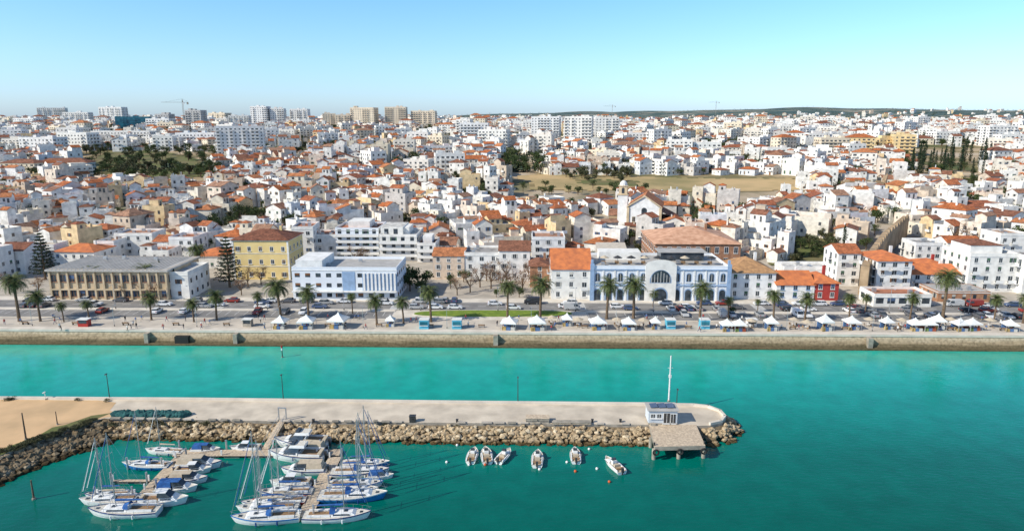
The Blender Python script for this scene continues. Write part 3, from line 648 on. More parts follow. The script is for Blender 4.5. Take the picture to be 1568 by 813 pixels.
def ex_market(mb,w,d,h,fl,fh):
    O=(-w/2,-d/2);D=(1,0)
    for z in(h*.5-.25,h-.5): mb.box(-w/2-.25,-d/2-.3,z,w/2+.25,d/2+.1,z+.3,bluetrim)
    n=12
    for i in range(n):
        s=w*(i+.5)/n
        if abs(s-w*.5)<4.6: continue
        arch(mb,O,D,s,.2,2.2,3.7,bluetrim,.02); arch(mb,O,D,s,.25,1.75,3.3,glass,.05)
        arch(mb,O,D,s,h*.5+.9,1.6,2.8,bluetrim,.02); arch(mb,O,D,s,h*.5+1.05,1.2,2.4,glass,.05)
        mb.box(-w/2+s-.04,-d/2-.09,h*.5+1.05,-w/2+s+.04,-d/2-.06,h*.5+3.4,whitep)
        mb.box(-w/2+s-1.1,-d/2-.22,h*.5+.55,-w/2+s+1.1,-d/2-.06,h*.5+.8,whitep)
        x=-w/2+s+w/n/2; mb.box(x-.22,-d/2-.16,0,x+.22,-d/2-.012,h-.5,whitep)
    s=w*.5
    mb.box(-4.6,-d/2-.7,0,4.6,-d/2-.31,h+.9,wallw)
    pts=[(math.cos(math.pi*i/12)*4.6,-d/2-.7,h+.9+math.sin(math.pi*i/12)*1.8) for i in range(13)]
    mb.poly(pts,wallw); mb.poly([(p[0],p[1]+.4,p[2]) for p in pts][::-1],wallw)
    O2=(-w/2,-d/2-.7)
    arch(mb,O2,D,s,h*.5+.7,6.4,4.0,bluetrim,.02,20); arch(mb,O2,D,s,h*.5+.9,5.8,3.7,glass,.05,20)
    for k in range(-3,4): mb.box(k*.9-.05,-d/2-.83,h*.5+.9,k*.9+.05,-d/2-.76,h*.5+.9+max(1,3.4-abs(k)*.55),whitep)
    arch(mb,O2,D,s,.2,4.6,4.2,bluetrim,.02,16); arch(mb,O2,D,s,.2,3.9,3.8,glass,.05,16)
    for sx in(-1,1): mb.box(sx*w/2-.6,-d/2-.4,0,sx*w/2+.6,-d/2-.31,h+1.4,bluetrim); mb.box(sx*w/2-.35,-d/2+.3,h+.9,sx*w/2+.35,-d/2+.9,h+2.4,bluetrim)
    for i in range(9):
        x=-w*.40+i*w*.1; mb.cyl((x,-d/4,h),(x,-d/4,h+2.5),.05,.05,5,dark); mb.cyl((x,-d/4,h+2.2),(x,-d/4,h+2.9),1.5,.05,8,dark if i%3 else canvasb)
        mb.box(x-.6,-d/4+1.4,h+.04,x+.6,-d/4+2.2,h+.8,teak)
    mb.box(w*.05,d*.05,h+.05,w*.38,d*.35,h+2.7,glass); mb.box(w*.03,d*.02,h+2.7,w*.4,d*.37,h+2.9,greyroof)
    mb.box(-w*.42,d*.1,h+.05,-w*.1,d*.4,h+2.6,wallw)
kb('arcaded_market_hall',907,1114,461,411,20,wm=bluew,fl=2,pwin=0,extras=ex_market,rmat=greyroof)
awn=M('pale_awning',(.56,.50,.42))
def ex_lean(mb,w,d,h,fl,fh):
    mb.add([(-w/2,-d/2-.5,h+.2),(w/2,-d/2-.5,h+.2),(w/2-.5,d/2,h+4.6),(-w/2+.5,d/2,h+4.6),(-w/2,-d/2-.5,h-.05),(w/2,-d/2-.5,h-.05),(w/2-.5,d/2,h),(-w/2+.5,d/2,h)],[(0,1,2,3),(4,5,1,0),(5,6,2,1),(7,4,0,3)],awn)
kb('awning_building',915,966,428,402,13,fl=2,wm=palebrown,extras=ex_lean,par=.05)
kb('tiled_palace',1003,1132,425,374,28,'hip',wm=palebrown,fl=3,rh=.28,rmat=pinkroof,fm=frame,ww=1.2,wh=2.0)
ochr=M('ochre_tiles',(.50,.28,.13),(.32,.18,.09),1,.9,.3)
kb('white_corner_house',1116,1186,458,418,15,'hip',fl=3,fm=frame,rh=.5,rmat=ochr)
kb('white_low_house',1188,1246,460,436,12,'gable',fl=2,fm=bluetrim,rh=.5,rmat=orr)
kb('red_house',1246,1283,460,434,12,'hip',wm=redw,fl=2,fm=frame,rh=.5,rmat=orr)
kb('white_gable_house',1280,1314,438,388,11,'gable',fl=4,bal=.3,fm=frame,rh=.4)
kb('white_gable_house',1200,1275,430,412,9,'flat',fl=1,fm=frame)
kb('white_apartment_house',1340,1392,449,400,14,'hip',fl=4,bal=.4,fm=frame,rmat=orr)
kb('orange_roof_house',1415,1452,430,408,11,'hip',wm=redw,fl=2,fm=frame,rmat=orr)
kb('white_hotel',1480,1553,447,392,15,'flat',fl=4,bal=.5,fm=frame,extras=lambda mb,w,d,h,fl,fh:(mb.box(-w/2+2,-d/4,h,w/2-3,d/2-1,h+2.6,wallw),mb.hip(-w/2+2,-d/4,w/2-3,d/2-1,h+2.6,1.3,tile,.2)))
kb('flat_roof_restaurant',1338,1425,470,454,9,'flat',fl=1,ww=2.2,wh=1.6)
kb('market_canopy',1436,1515,463,447,10,'flat',fl=1,wm=palebrown,rmat=greyroof,par=.1)
kb('white_townhouse',1395,1480,443,420,12,'gable',fl=2,bal=.2,fm=frame,rmat=orr)
for i,(a,b,yb,yt,rf) in enumerate(((0,40,420,384,'gable'),(85,150,412,386,'hip'),(150,178,402,372,'flat'),(178,235,392,360,'flat'),(238,262,398,370,'gable'),(262,300,400,366,'flat'),(302,345,412,392,'hip'),(448,480,402,350,'flat'),(482,515,398,362,'flat'),(30,85,408,378,'flat'),(640,700,395,375,'gable'),(1560,1640,450,395,'flat'),(-60,-5,430,385,'flat'),(1400,1440,410,375,'flat'),(1450,1500,405,372,'gable'),(1525,1568,400,360,'flat'))):
    kb('white_townhouse',a,b,yb,yt,R.uniform(9,13),rf,fl=None,bal=.25,fm=frame,seed=i,rz=R.uniform(-.12,.08),pwin=.85,ww=.95,wh=1.25,rmat=orr if rf=='hip' else None)
def church():
    p=T(985,356); mb=MB()
    W=15;h=11;L=26
    mb.box(-W/2,0,-5,W/2,L,h,wallw,False)
    mb.add([(-W/2-.5,-.3,h-.3),(0,-.3,h+5),(0,L+.3,h+5),(-W/2-.5,L+.3,h-.3),(W/2+.5,-.3,h-.3),(W/2+.5,L+.3,h-.3)],[(0,1,2,3),(1,4,5,2)],tile)
    mb.poly([(-W/2,-.02,h-.3),(W/2,-.02,h-.3),(0,-.02,h+4.9)],wallw)
    mb.box(-W/2-.2,-.5,-4,-W/2+.9,-.03,h,cream); mb.box(W/2-.9,-.5,-4,W/2+.2,-.03,h,cream)
    for s in(-1,1): mb.add([(s*(W/2+.3),-.6,h-.1),(s*(W/2+.3),-.6,h+.5),(0,-.6,h+5.6),(0,-.6,h+5.0),(s*(W/2+.3),-.1,h+.5),(0,-.1,h+5.6)],[(0,1,2,3),(1,4,5,2)],cream)
    arch(mb,(-W/2,-.03),(1,0),W/2,h-3,2.4,3.0,glass,.03); win(mb,(-W/2,-.03),(1,0),W/2,.1,2.4,3.6,0,gm=shut,fm=cream)
    for x in(3,W-3): win(mb,(-W/2,-.03),(1,0),x,4.5,1.2,2.2,0,fm=cream)
    for k in range(5): win(mb,(W/2,0),(0,1),3+k*5,6.5,1.4,2.4,0,fm=cream)
    x=-W/2-2.4
    mb.box(x-2.2,3,-4,x+2.2,7.4,h+5,wallw,False); mb.box(x-2.5,2.7,h+5,x+2.5,7.7,h+5.4,cream)
    mb.box(x-1.9,3.3,h+5.4,x+1.9,7.1,h+9,cream)
    arch(mb,(x-1.9,3.3),(1,0),1.9,h+5.8,1.3,2.6,glass,.03); arch(mb,(x+1.9,3.3),(0,1),1.9,h+5.8,1.3,2.6,glass,.03)
    mb.box(x-2.2,3.0,h+9,x+2.2,7.4,h+9.3,cream)
    for i in range(5):
        a0=math.pi/2*i/5;a1=math.pi/2*(i+1)/5; mb.cyl((x,5.2,h+9.3+math.sin(a0)*2.2),(x,5.2,h+9.3+math.sin(a1)*2.2),1.75*math.cos(a0),1.75*math.cos(a1)+.01,10,wallw,False)
    mb.cyl((x,5.2,h+11.4),(x,5.2,h+13),.12,.03,5,dark)
    mb.box(-W/2-9,9,-4,-W/2-.01,20,6,wallstone,False); mb.gable(-W/2-9,9,-W/2-.2,20,6,2.2,tile,wallstone)
    mb.box(W/2+.01,4,-4,W/2+7,22,5.5,palebrown,False); mb.add([(W/2+.02,3.8,9),(W/2+7.4,3.8,5.3),(W/2+7.4,22.2,5.3),(W/2+.02,22.2,9)],[(0,1,2,3)],tile)
    mb.split('church',p,rad(-14)); occ(p.x-20,p.x+16,p.y-2,p.y+L)
church()
def rampart(pts,h,t=2.2,name='city_wall'):
    mb=MB()
    for a,b in zip(pts[:-1],pts[1:]):
        a=T(*a);b=T(*b); d=(b-a); d.z=0; L=d.length; d.normalize(); n=Vector((-d.y,d.x,0)); z0=min(a.z,b.z)-3; k=max(1,int(L/5))
        for i in range(k):
            p=a.lerp(b,i/k);q=a.lerp(b,(i+1)/k); zt=p.z+h
            vs=[(c+n*o).to_tuple()[:2] for c,o in((p,-t/2),(q,-t/2),(q,t/2),(p,t/2))]
            mb.prism(vs[::1],z0,zt,wallstone)
            m=p.lerp(q,.25);m2=p.lerp(q,.75); vs=[(c+n*o).to_tuple()[:2] for c,o in((m,-t/2+.1),(m2,-t/2+.1),(m2,-t/2+.7),(m,-t/2+.7))]; mb.prism(vs,zt,zt+1.0,wallstone)
            OCC.append((min(p.x,q.x)-4,max(p.x,q.x)+6,min(p.y,q.y)-4,max(p.y,q.y)+4))
    mb.obj(name)
rampart([(1320,452),(1334,420),(1352,392),(1384,362)],9.0,2.4)
rampart([(1286,302),(1350,304),(1354,290)],9)
patch('street',[(1326,455),(1342,455),(1362,405),(1398,364),(1408,350),(1398,350),(1380,366),(1352,400)],asph,.2,2.0)
def big(px1,px2,yb,yt,dep,roof='flat',wm=None,bal=.5,gm=None,name='apartment_block'):
    x,y,z=T((px1+px2)/2,yb)
    w=(px2-px1)*(y*cP-(z-H)*sP)/F; h=zat(y,yt)-z; fl=max(2,round(h/3.0)); me=aptmesh(random.Random(int(px1)+7),w,dep,fl,roof,wm,bal,gm,name)
    inst(name,me,(x,y+dep/2,z),rr.uniform(-.3,.3),(1,1,max(.5,h/(fl*3+.4)))); occ(x-w/2,x+w/2,y,y+dep,4)
beige=M('beige_plaster',(.80,.68,.52),None,.2); ygr=M('ochre_plaster',(.82,.62,.33),None,.2)
for a in ((385,411,195,164),(414,435,195,167),(445,472,194,168),(60,98,190,166),(98,136,193,173),(152,192,190,165),(815,858,213,180),(866,908,223,180),(911,947,215,181),(332,400,242,195),(705,748,218,190),(735,779,226,200),(700,722,213,184),(30,90,240,212),(90,140,232,205),(140,230,215,202),(5,32,222,200),(1023,1062,243,216),(1062,1104,243,220),(946,1000,222,205),(225,262,205,183),(400,450,205,196),(640,690,236,225),(1510,1555,225,194),(270,330,225,205),(1175,1210,245,228),(1215,1262,246,230),(1430,1468,222,203),(350,380,198,178),(20,58,198,182)):
    big(a[0],a[1],a[2],a[3],16,wm=wallw)
for a in ((493,512,197,175),(513,535,197,177),(538,576,197,166),(590,622,197,165),(630,667,197,171),(320,350,192,174)): big(*a,18,wm=beige,bal=.5)
for a in ((1300,1340,240,211,'hip'),(1340,1372,238,213,'flat'),(1372,1402,240,208,'flat'),(1255,1300,240,213,'flat')): big(a[0],a[1],a[2],a[3],15,a[4],wm=ygr if a[0]>1290 else beige)
for a in ((630,694,262,246),(700,755,262,244),(480,560,268,256),(0,60,268,250),(55,130,266,250),(940,1000,238,222),(1110,1180,240,226),(1400,1430,222,212),(1470,1508,212,203)): big(*a,14,roof='hip',bal=.2)
big(178,228,203,180,18,wm=glassb,gm=glassb,name='glass_office'); big(240,262,203,176,14,wm=concg,name='unfinished_tower'); big(286,312,203,170,14,wm=concg,name='unfinished_tower')
def crane(px,ytop,jl,jr,yd):
    x=xat(px,yd,45);z=terr(x,yd);zt=zat(yd,ytop); mb=MB(); n=int((zt-z)/3)
    for sx in(-.7,.7):
        for sy in(-.7,.7): mb.cyl((sx,sy,0),(sx,sy,zt-z+4),.12,.12,4,concd)
    for i in range(n):
        for s in(-1,1): mb.cyl((-.7*s,-.7,i*3),(.7*s,-.7,i*3+3),.07,.07,3,concd)
    h=zt-z; k=yd/F
    mb.cyl((-jl*k,0,h),(jr*k,0,h),.3,.3,4,concd); mb.cyl((0,0,h+5),(-jl*k*.8,0,h+.4),.1,.1,3,dark); mb.cyl((0,0,h+5),(jr*k,0,h+.4),.1,.1,3,dark)
    mb.cyl((0,0,h),(0,0,h+5),.5,.1,4,concd); mb.box(jr*k-2,-1,h-3,jr*k,1,h,concd); mb.box(.7,-1,h-2.4,2.4,1,h-.4,whitep)
    mb.obj('tower_crane',(x,yd,z),rz=.15)
crane(283,157,30,8,1050); crane(937,163,14,5,2300); crane(1095,157,12,5,2300)
# ------------------------------------------------------------ town houses
hr=random.Random(21)
LIB=[('white_flat_roof_house',[house(hr,'flat') for _ in range(18)]),('gable_roof_house',[house(hr,'gable') for _ in range(9)]),('hip_roof_house',[house(hr,'hip') for _ in range(6)]),('mono_pitch_house',[house(hr,'shed') for _ in range(8)]),('terraced_town_house',[house(hr,'combo') for _ in range(10)]),('rambling_town_house',[house(hr,'cluster') for _ in range(20)])]
WT=[.21,.16,.08,.11,.13,.31]
APT=[aptmesh(hr,hr.uniform(14,26),hr.uniform(10,13),hr.choice([3,4,4,5]),hr.choice(['flat','flat','flat','hip']),bal=hr.uniform(.2,.7)) for _ in range(9)]
seeds=[]
for _ in range(430):
    y=235+900*hr.random()**.75; seeds.append((hr.uniform(-.85,.85)*y,y,hr.gauss(0,.55)))
SX=np.array([s[0] for s in seeds]);SY=np.array([s[1] for s in seeds])
cnt=0
def free(x,y,rad_):
    for a,b,c,d in OCC:
        if a-rad_<x<b+rad_ and c-rad_<y<d+rad_: return False
    return True
for k,(sx,sy,an) in enumerate(seeds):
    ca,sa=math.cos(an),math.sin(an); cw=10.6 if sy<560 else 13.5; cd=10.8 if sy<560 else 15.5
    for i in range(-9,10):
        for j in range(-9,10):
            lx=i*cw+ (3.2 if i%5==0 else 0); ly=j*cd+(3.6 if j%3 else 0)
            x=sx+lx*ca-ly*sa;y=sy+lx*sa+ly*ca
            if y<232 or y>1180 or abs(x)>.83*y+20: continue
            q=np.argmin((SX-x)**2+(SY-y)**2)
            if q!=k: continue
            x+=hr.uniform(-1.8,1.8);y+=hr.uniform(-1.8,1.8); z=terr(x,y); px,py=proj(x,y,z); py2=proj(x,y,z+9)[1]
            if px<-60 or px>1630: continue
            if py>398+ (8 if px<450 else 0): continue
            if any(a<px<c and (b<py<d or b+2<py2<d-3) for a,b,c,d in ZONES): continue
            if not free(x,y,3.8): continue
            dens=.92 if y<500 else .82 if y<750 else .70
            nz=noise.noise(Vector((x/70,y/90,9)))
            if nz>.22 and y>300: dens*=.35
            if hr.random()>dens:
                for _ in range(3):
                    if hr.random()<.75: inst('broadleaf_tree' ,hr.choice(TREES+OLIVES),(x+hr.uniform(-4,4),y+hr.uniform(-4,4),z),hr.uniform(0,6),hr.uniform(.6,1.25))
                continue
            rot=an+(math.pi/2)*hr.choice([0,0,1,2,3])+hr.gauss(0,.06)
            if y>450 and hr.random()<(.09 if y<700 else .2):
                inst('apartment_block',hr.choice(APT),(x,y,z),an,(1,1,hr.uniform(.7,1.1))); OCC.append((x-14,x+14,y-9,y+9)); continue
            nm,ls=hr.choices(LIB,WT)[0]
            s=hr.uniform(.85,1.15)
            inst(nm,hr.choice(ls),(x,y,z+hr.uniform(-.8,.8)),rot,(s*hr.uniform(.92,1.12),s,hr.uniform(.85,1.25))); cnt+=1
            if hr.random()<.14: inst('garden_tree',hr.choice(TREES),(x+5.6,y-5.6,z),hr.uniform(0,6),hr.uniform(.6,.95))
for _ in range(1000):
    y=1150+2600*hr.random()**1.6; x=hr.uniform(-.8,.8)*y
    if noise.noise(Vector((x/400,y/400,2)))<-.12: continue
    z=terr(x,y)
    if hr.random()<.22: inst('apartment_block',hr.choice(APT),(x,y,z),hr.gauss(0,.4),(1,1,hr.uniform(.6,1.2) if x/y<.1 else .7))
    else:
        nm,ls=hr.choices(LIB,WT)[0]; inst(nm,hr.choice(ls),(x,y,z),hr.uniform(0,6.28),hr.uniform(1.0,1.6))
mb=MB(); cl=[]
for _ in range(8500):
    y=500+5000*hr.random()**1.6; x=hr.uniform(-.85,.85)*y
    if noise.noise(Vector((x/250,y/250,5)))<-.08: continue
    if y<1180 and not free(x,y,5): continue
    s=hr.uniform(2.2,4.2)*(1 if y<1600 else 1.9); cl.append(((x,y,terr(x,y)+s*.7),(s*1.2,s,s*.8),14 if y>1500 else 34))
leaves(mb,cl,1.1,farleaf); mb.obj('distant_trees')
print('houses',cnt,'faces',len(mb.f))
# ------------------------------------------------------------ pier / breakwater
PZ=2.5
top=[(-40,612),(0,609.5),(300,611.5),(700,616),(1000,619),(1062,620.5),(1085,623),(1104,630),(1112,639),(1106,647),(1088,651),(1060,651.5),(1000,650),(700,647),(430,644.5),(160,640),(110,655),(60,672),(0,697),(-40,712)]
P=[G(a,b,PZ) for a,b in top]
mb=MB(); mb.prism([(p.x,p.y) for p in P][::-1],-1,PZ,concd,conc)
mb.f=[f[::-1] for f in mb.f]
bk=[G(a,b,PZ) for a,b in [(0,609.5),(300,611.5),(700,616),(1000,619),(1062,620.5),(1085,623),(1104,630),(1112,639),(1106,647),(1088,651)]]
for a,b in zip(bk[:-1],bk[1:]):
    d=(b-a).normalized(); n=Vector((-d.y,d.x,0))*-1
    q=[a,b,b+n*.5,a+n*.5]; mb.prism([(v.x,v.y) for v in q],PZ+.001,PZ+.45,pavel)
fr=[G(a,b,PZ) for a,b in [(170,641),(430,645),(700,647.3),(990,650)]]
for a,b in zip(fr[:-1],fr[1:]):
    L=(b-a).length; n=int(L/2.2); d=(b-a)/n
    for i in range(n):
        p=a+d*i
        if R.random()<.7: mb.obox(p+Vector((.8,.1,.12)),R.uniform(1.2,1.9),.5,.24,concd if R.random()<.5 else pave,rz=math.atan2(d.y,d.x)+R.gauss(0,.03))
mb.obj('pier')
Y=[G(a,b,PZ+.02) for a,b in [(-40,612.5),(0,611.5),(150,612.6),(178,616),(168,628),(185,636),(160,639),(108,654),(55,671),(0,695),(-40,708)]]
mb=MB(); mb.poly([tuple(p) for p in Y][::-1],sand); mb.obj('sand_yard')
import bmesh
b_=bmesh.new(); bmesh.ops.create_icosphere(b_,subdivisions=1,radius=1); base_v=np.array([v.co[:] for v in b_.verts]); base_f=[[v.index for v in f.verts] for f in b_.faces]; b_.free()
def rocks(name,path,nper,z0,z1,w0,w1,smin=.3,smax=.62,mat=None):
    mb=MB(); mb.mi(mat or rock)
    for (a,b,out) in path:
        a=Vector(a);b=Vector(b);L=(b-a).length; n=int(L*nper)
        for i in range(n):
            t=R.random(); p=a.lerp(b,t)
            k=R.random(); off=w0+(w1-w0)*k; z=z0+(z1-z0)*k
            s=R.uniform(smin,smax); Vv=base_v*(1+rs.uniform(-.28,.28,(len(base_v),1)))
            A=rs.normal(size=(3,3)); Q,_=np.linalg.qr(A); Vv=(Vv@Q)*np.array([s*R.uniform(.8,1.4),s*R.uniform(.8,1.2),s*R.uniform(.55,.9)])+np.array([p.x+out[0]*off,p.y+out[1]*off,z+R.uniform(-.15,.15)])
            o=len(mb.v); mb.v.extend(map(tuple,Vv))
            for f in base_f: mb.f.append([o+q for q in f]); mb.m.append(0)
    return mb.obj(name)
fp=[G(a,b,PZ) for a,b in [(165,641),(430,645),(700,647.5),(1000,650.5)]]
path=[(a,b,(0,-1)) for a,b in zip(fp[:-1],fp[1:])]
ep=[G(a,b,PZ) for a,b in [(1075,651.5),(1090,651),(1106,647),(1112,639),(1104,630),(1090,624)]]
outs=[(.2,-1),(.7,-.7),(1,-.1),(.95,.35),(.6,.8)]
path+=[(a,b,o) for a,b,o in zip(ep[:-1],ep[1:],outs)]
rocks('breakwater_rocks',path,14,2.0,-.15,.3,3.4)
lp=[G(a,b,PZ) for a,b in [(165,641),(110,656),(60,673),(0,698),(-60,722)]]
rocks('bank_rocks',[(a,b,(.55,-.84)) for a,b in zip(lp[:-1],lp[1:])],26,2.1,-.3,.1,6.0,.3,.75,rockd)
mb=MB()
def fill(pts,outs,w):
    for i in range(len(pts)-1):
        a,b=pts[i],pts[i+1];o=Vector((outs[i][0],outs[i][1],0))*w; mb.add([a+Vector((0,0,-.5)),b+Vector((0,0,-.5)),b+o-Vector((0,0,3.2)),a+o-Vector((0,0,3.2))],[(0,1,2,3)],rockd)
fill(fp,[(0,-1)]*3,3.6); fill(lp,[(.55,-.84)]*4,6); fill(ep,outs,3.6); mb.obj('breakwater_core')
for i in range(70):
    t=R.random(); a,b=((170,612),(0,609)) if i<6 else ((160,641),(0,695)); px=a[0]+(b[0]-a[0])*t; py=a[1]+(b[1]-a[1])*t
    p=G(px,py,PZ); inst('shrub',R.choice(BUSH),p+Vector((R.uniform(-1.5,.3),R.uniform(-.5,.5) if i>=6 else -.8,0)),R.uniform(0,6),(R.uniform(.4,.9),R.uniform(.4,.9),R.uniform(.3,.7)))
for i in range(10):
    px=160+i*18+R.uniform(-8,8); p=G(px,650+R.uniform(-2,4),PZ-.8); inst('shrub',R.choice(BUSH),p,R.uniform(0,6),R.uniform(.7,1.1))
for i in range(16):
    p=G(R.choice([330,345,360,590,700,745,825,940,1092,215,250]),650+R.uniform(-1,3),PZ-.7); inst('shrub',R.choice(BUSH),p,R.uniform(0,6),R.uniform(.3,.7))
mb=MB()
Y=[G(a,b,PZ+.05) for a,b in [(170,632),(150,640),(105,656),(60,673),(0,697),(-40,711),(-40,702),(0,688),(60,666),(80,654),(100,650),(140,636)]]
mb.poly([tuple(p) for p in Y][::-1],grassm); mb.obj('grass_verge')
solar=M('solar_panel',(.10,.14,.22),None,1,.2)
def hut():
    mb=MB(); w=5.2;d=3.2;h=2.7
    mb.box(-w/2,-d/2,0,w/2,d/2,h,hutw,False); mb.box(-w/2-.25,-d/2-.3,h,w/2+.25,d/2+.25,h+.16,greyroof)
    for k in range(3): mb.obox((-1.5+k*1.5,0,h+.36),1.3,1.9,.06,solar,rx=rad(-6))
    mb.box(-w/2-.05,-d/2-.05,0,w/2+.05,d/2+.05,.3,concd)
    O=(-w/2,-d/2);D=(1,0)
    win(mb,O,D,3.3,.35,1.1,1.85,0,gm=dark,fm=frame); win(mb,O,D,4.45,.35,.8,1.7,0,gm=dark,fm=frame,depth=.08)
    for s in(.8,1.9): win(mb,O,D,s,1.3,.7,.7,0,fm=frame)
    win(mb,(w/2,-d/2),(0,1),1.6,1.2,.9,.9,0,fm=frame); mb.box(-w/2+.3,-d/2-.7,0,-w/2+1.2,-d/2-.3,.5,concd)
    mb.split('pier_hut',G(1012,644,PZ),-.02)
hut()
mb=MB(); q=[G(994,650,PZ),G(1066,650,PZ),G(1080,682,PZ),G(1003,684,PZ)]
mb.prism([(v.x,v.y) for v in q[::-1]],PZ-.7,PZ+.03,concd,wood); mb.f=[f[::-1] for f in mb.f]
for v in (q[2],q[3],(q[2]+q[3])/2,(q[0]+q[3])/2,(q[1]+q[2])/2): mb.cyl((v.x*.998,v.y+.5,-2),(v.x*.998,v.y+.5,PZ-.6),.35,.35,10,concd)
for t in(.02,.5,.97):
    v=q[3].lerp(q[2],t)
    for k in range(12):
        a=2*math.pi*k/12;b=2*math.pi*(k+1)/12; mb.cyl((v.x+.45*math.cos(a),v.y-.25,PZ-.9+.45*math.sin(a)),(v.x+.45*math.cos(b),v.y-.25,PZ-.9+.45*math.sin(b)),.16,.16,6,black,False)
for v in (q[2],q[3]): mb.cyl((v.x,v.y+.6,PZ),(v.x,v.y+.6,PZ+.5),.14,.18,8,dark)
mb.obj('loading_platform')
def pole(name,px,py,z,h,r=.07,mat=None,kind='lamp'):
    mat=mat or dark; mb=MB(); mb.cyl((0,0,0),(0,0,h),r*1.3,r*.8,8,mat); mb.cyl((0,0,0),(0,0,.25),r*2.4,r*2.2,8,concd)
    if kind=='lamp': mb.box(-.12,-.5,h-.05,.12,.15,h+.08,mat); mb.box(-.09,-.48,h-.09,.09,-.1,h-.055,frame)
    if kind=='mast':
        mb.cyl((-.5,0,h*.78),(.5,0,h*.78),.04,.04,5,mat); mb.cyl((0,0,h),(0,0,h+.5),.12,.12,8,mat); mb.box(-.25,-.1,h*.55,.25,.1,h*.62,whitep)
        for k in range(14): mb.cyl((-.18,-.12,.4+k*.55),(.18,-.12,.4+k*.55),.02,.02,4,mat)
    if kind=='marker': mb.cyl((0,0,h*.8),(0,0,h),r*2.2,r*2.2,8,redp); mb.cyl((0,0,h*.6),(0,0,h*.8),r*2.0,r*2.0,8,whitep)
    mb.obj(name,G(px,py,z))
pole('signal_mast',1024,614,PZ,8.9,.13,whitep,'mast')
pole('street_lamp',168,611,PZ,5.3); pole('street_lamp',434,613,PZ,5.4); pole('street_lamp',793,617,PZ,5.4); pole('street_lamp',1036,620,PZ,3.3)
pole('channel_marker',432.5,547,0,3.0,.1,dark,'marker')
pole('timber_post',40,673,PZ,5.0,.12,bark,'x'); pole('timber_post',52,764,0,3.2,.12,bark,'x'); pole('timber_post',88,650,PZ,2.6,.08,bark,'x'); pole('timber_post',70,612,PZ,1.6,.05,whitep,'lamp')
mb=MB()
for i in range(26):
    x=(i/25-.5)*13; s=.5+.25*R.random()
    for k in range(3):
        Vv=base_v*(1+rs.uniform(-.25,.25,(len(base_v),1)))*np.array([.9,.7,s])+np.array([x+R.uniform(-.3,.3),R.uniform(-.7,.7),.3]); o=len(mb.v); mb.v.extend(map(tuple,Vv)); kk=mb.mi(netm)
        for f in base_f: mb.f.append([o+q for q in f]); mb.m.append(kk)
mb.obj('fishing_net_pile',G(232,636,PZ),-.03)
def crate(px,py,w,d,h,mat,name,lid=None):
    mb=MB(); mb.box(-w/2,-d/2,0,w/2,d/2,h,mat,False); mb.box(-w/2-.06,-d/2-.06,h,w/2+.06,d/2+.06,h+.09,lid or mat)
    mb.box(-w/2-.03,-d/2-.03,h*.4,w/2+.03,d/2+.03,h*.47,dark); mb.box(-.1,-d/2-.09,h*.6,.1,-d/2-.01,h*.75,dark); mb.obj(name,G(px,py,PZ),-.02)
crate(632,645,1.1,.9,1.1,dark,'waste_bin'); crate(823,645,4.2,1.6,.9,concd,'storage_chest',wood); crate(875,648,7,1.0,.35,wood,'stone_bench',concd); crate(575,648,.6,.6,.5,concd,'bollard')
for px in(480,700,907,950): crate(px,646,.35,.35,.5,dark,'bollard')
# ------------------------------------------------------------ pontoons
def pontoon(name,a,b,w=2.0):
    a=Vector(a);b=Vector(b);d=b-a;L=d.length; an=math.atan2(d.y,d.x); mb=MB()
    n=int(L/.6)
    for i in range(n): mb.box(i*L/n,-w/2,.42,(i+1)*L/n-.03,w/2,.5,wood)
    k=max(2,int(L/4))
    for i in range(k):
        x=(i+.15)*L/k; mb.box(x,-w/2+.1,-.3,x+L/k*.65,w/2-.1,.3,concd)
    for s in(-1,1): mb.box(0,s*w/2-.06,.3,L,s*w/2+.06,.41,dark)
    for i in range(0,k+1,2):
        x=min(L-.2,i*L/k+.2); mb.cyl((x,w/2+.2,-2),(x,w/2+.2,2.2),.16,.16,8,steel); mb.box(x-.12,-w/2+.15,.5,x+.12,-w/2+.35,1.4,whitep)
    mb.obj(name,(a.x,a.y,0),an)
pontoon('pontoon',G(268,693,.5),G(522,692,.5),2.2)
pontoon('pontoon',G(276,699,.5),G(203,775,.5),1.9)
pontoon('pontoon',G(513,699,.5),G(466,790,.5),2.2)
for py in(712,735,757):
    a=G(276-(py-699)*.96-3,py,.5); pontoon('mooring_finger',a+Vector((-.9,0,0)),a+Vector((-7,0,0)),.6)
a=G(432,643,PZ+.1);b=G(406,687,.6); mb=MB(); d=b-a; Lh=math.hypot(d.x,d.y); an=math.atan2(d.y,d.x)
mb.add([(0,-.6,a.z),(Lh,-.6,b.z),(Lh,.6,b.z),(0,.6,a.z),(0,-.6,a.z-.15),(Lh,-.6,b.z-.15),(Lh,.6,b.z-.15),(0,.6,a.z-.15)],[(0,1,2,3),(0,4,5,1),(3,2,6,7),(4,7,6,5)],wood)
for s in(-.6,.6):
    mb.cyl((0,s,a.z+1),(Lh,s,b.z+1),.04,.04,6,steel)
    for k in range(7): x=Lh*k/6; z=a.z+(b.z-a.z)*k/6; mb.cyl((x,s,z),(x,s,z+1),.03,.03,5,steel)
for s in(-.7,.7): mb.box(-.4,s-.08,a.z,-.2,s+.08,a.z+2.2,steel)
mb.box(-.4,-.8,a.z+2.2,-.2,.8,a.z+2.35,steel); mb.obj('gangway',(a.x,a.y,0),an)
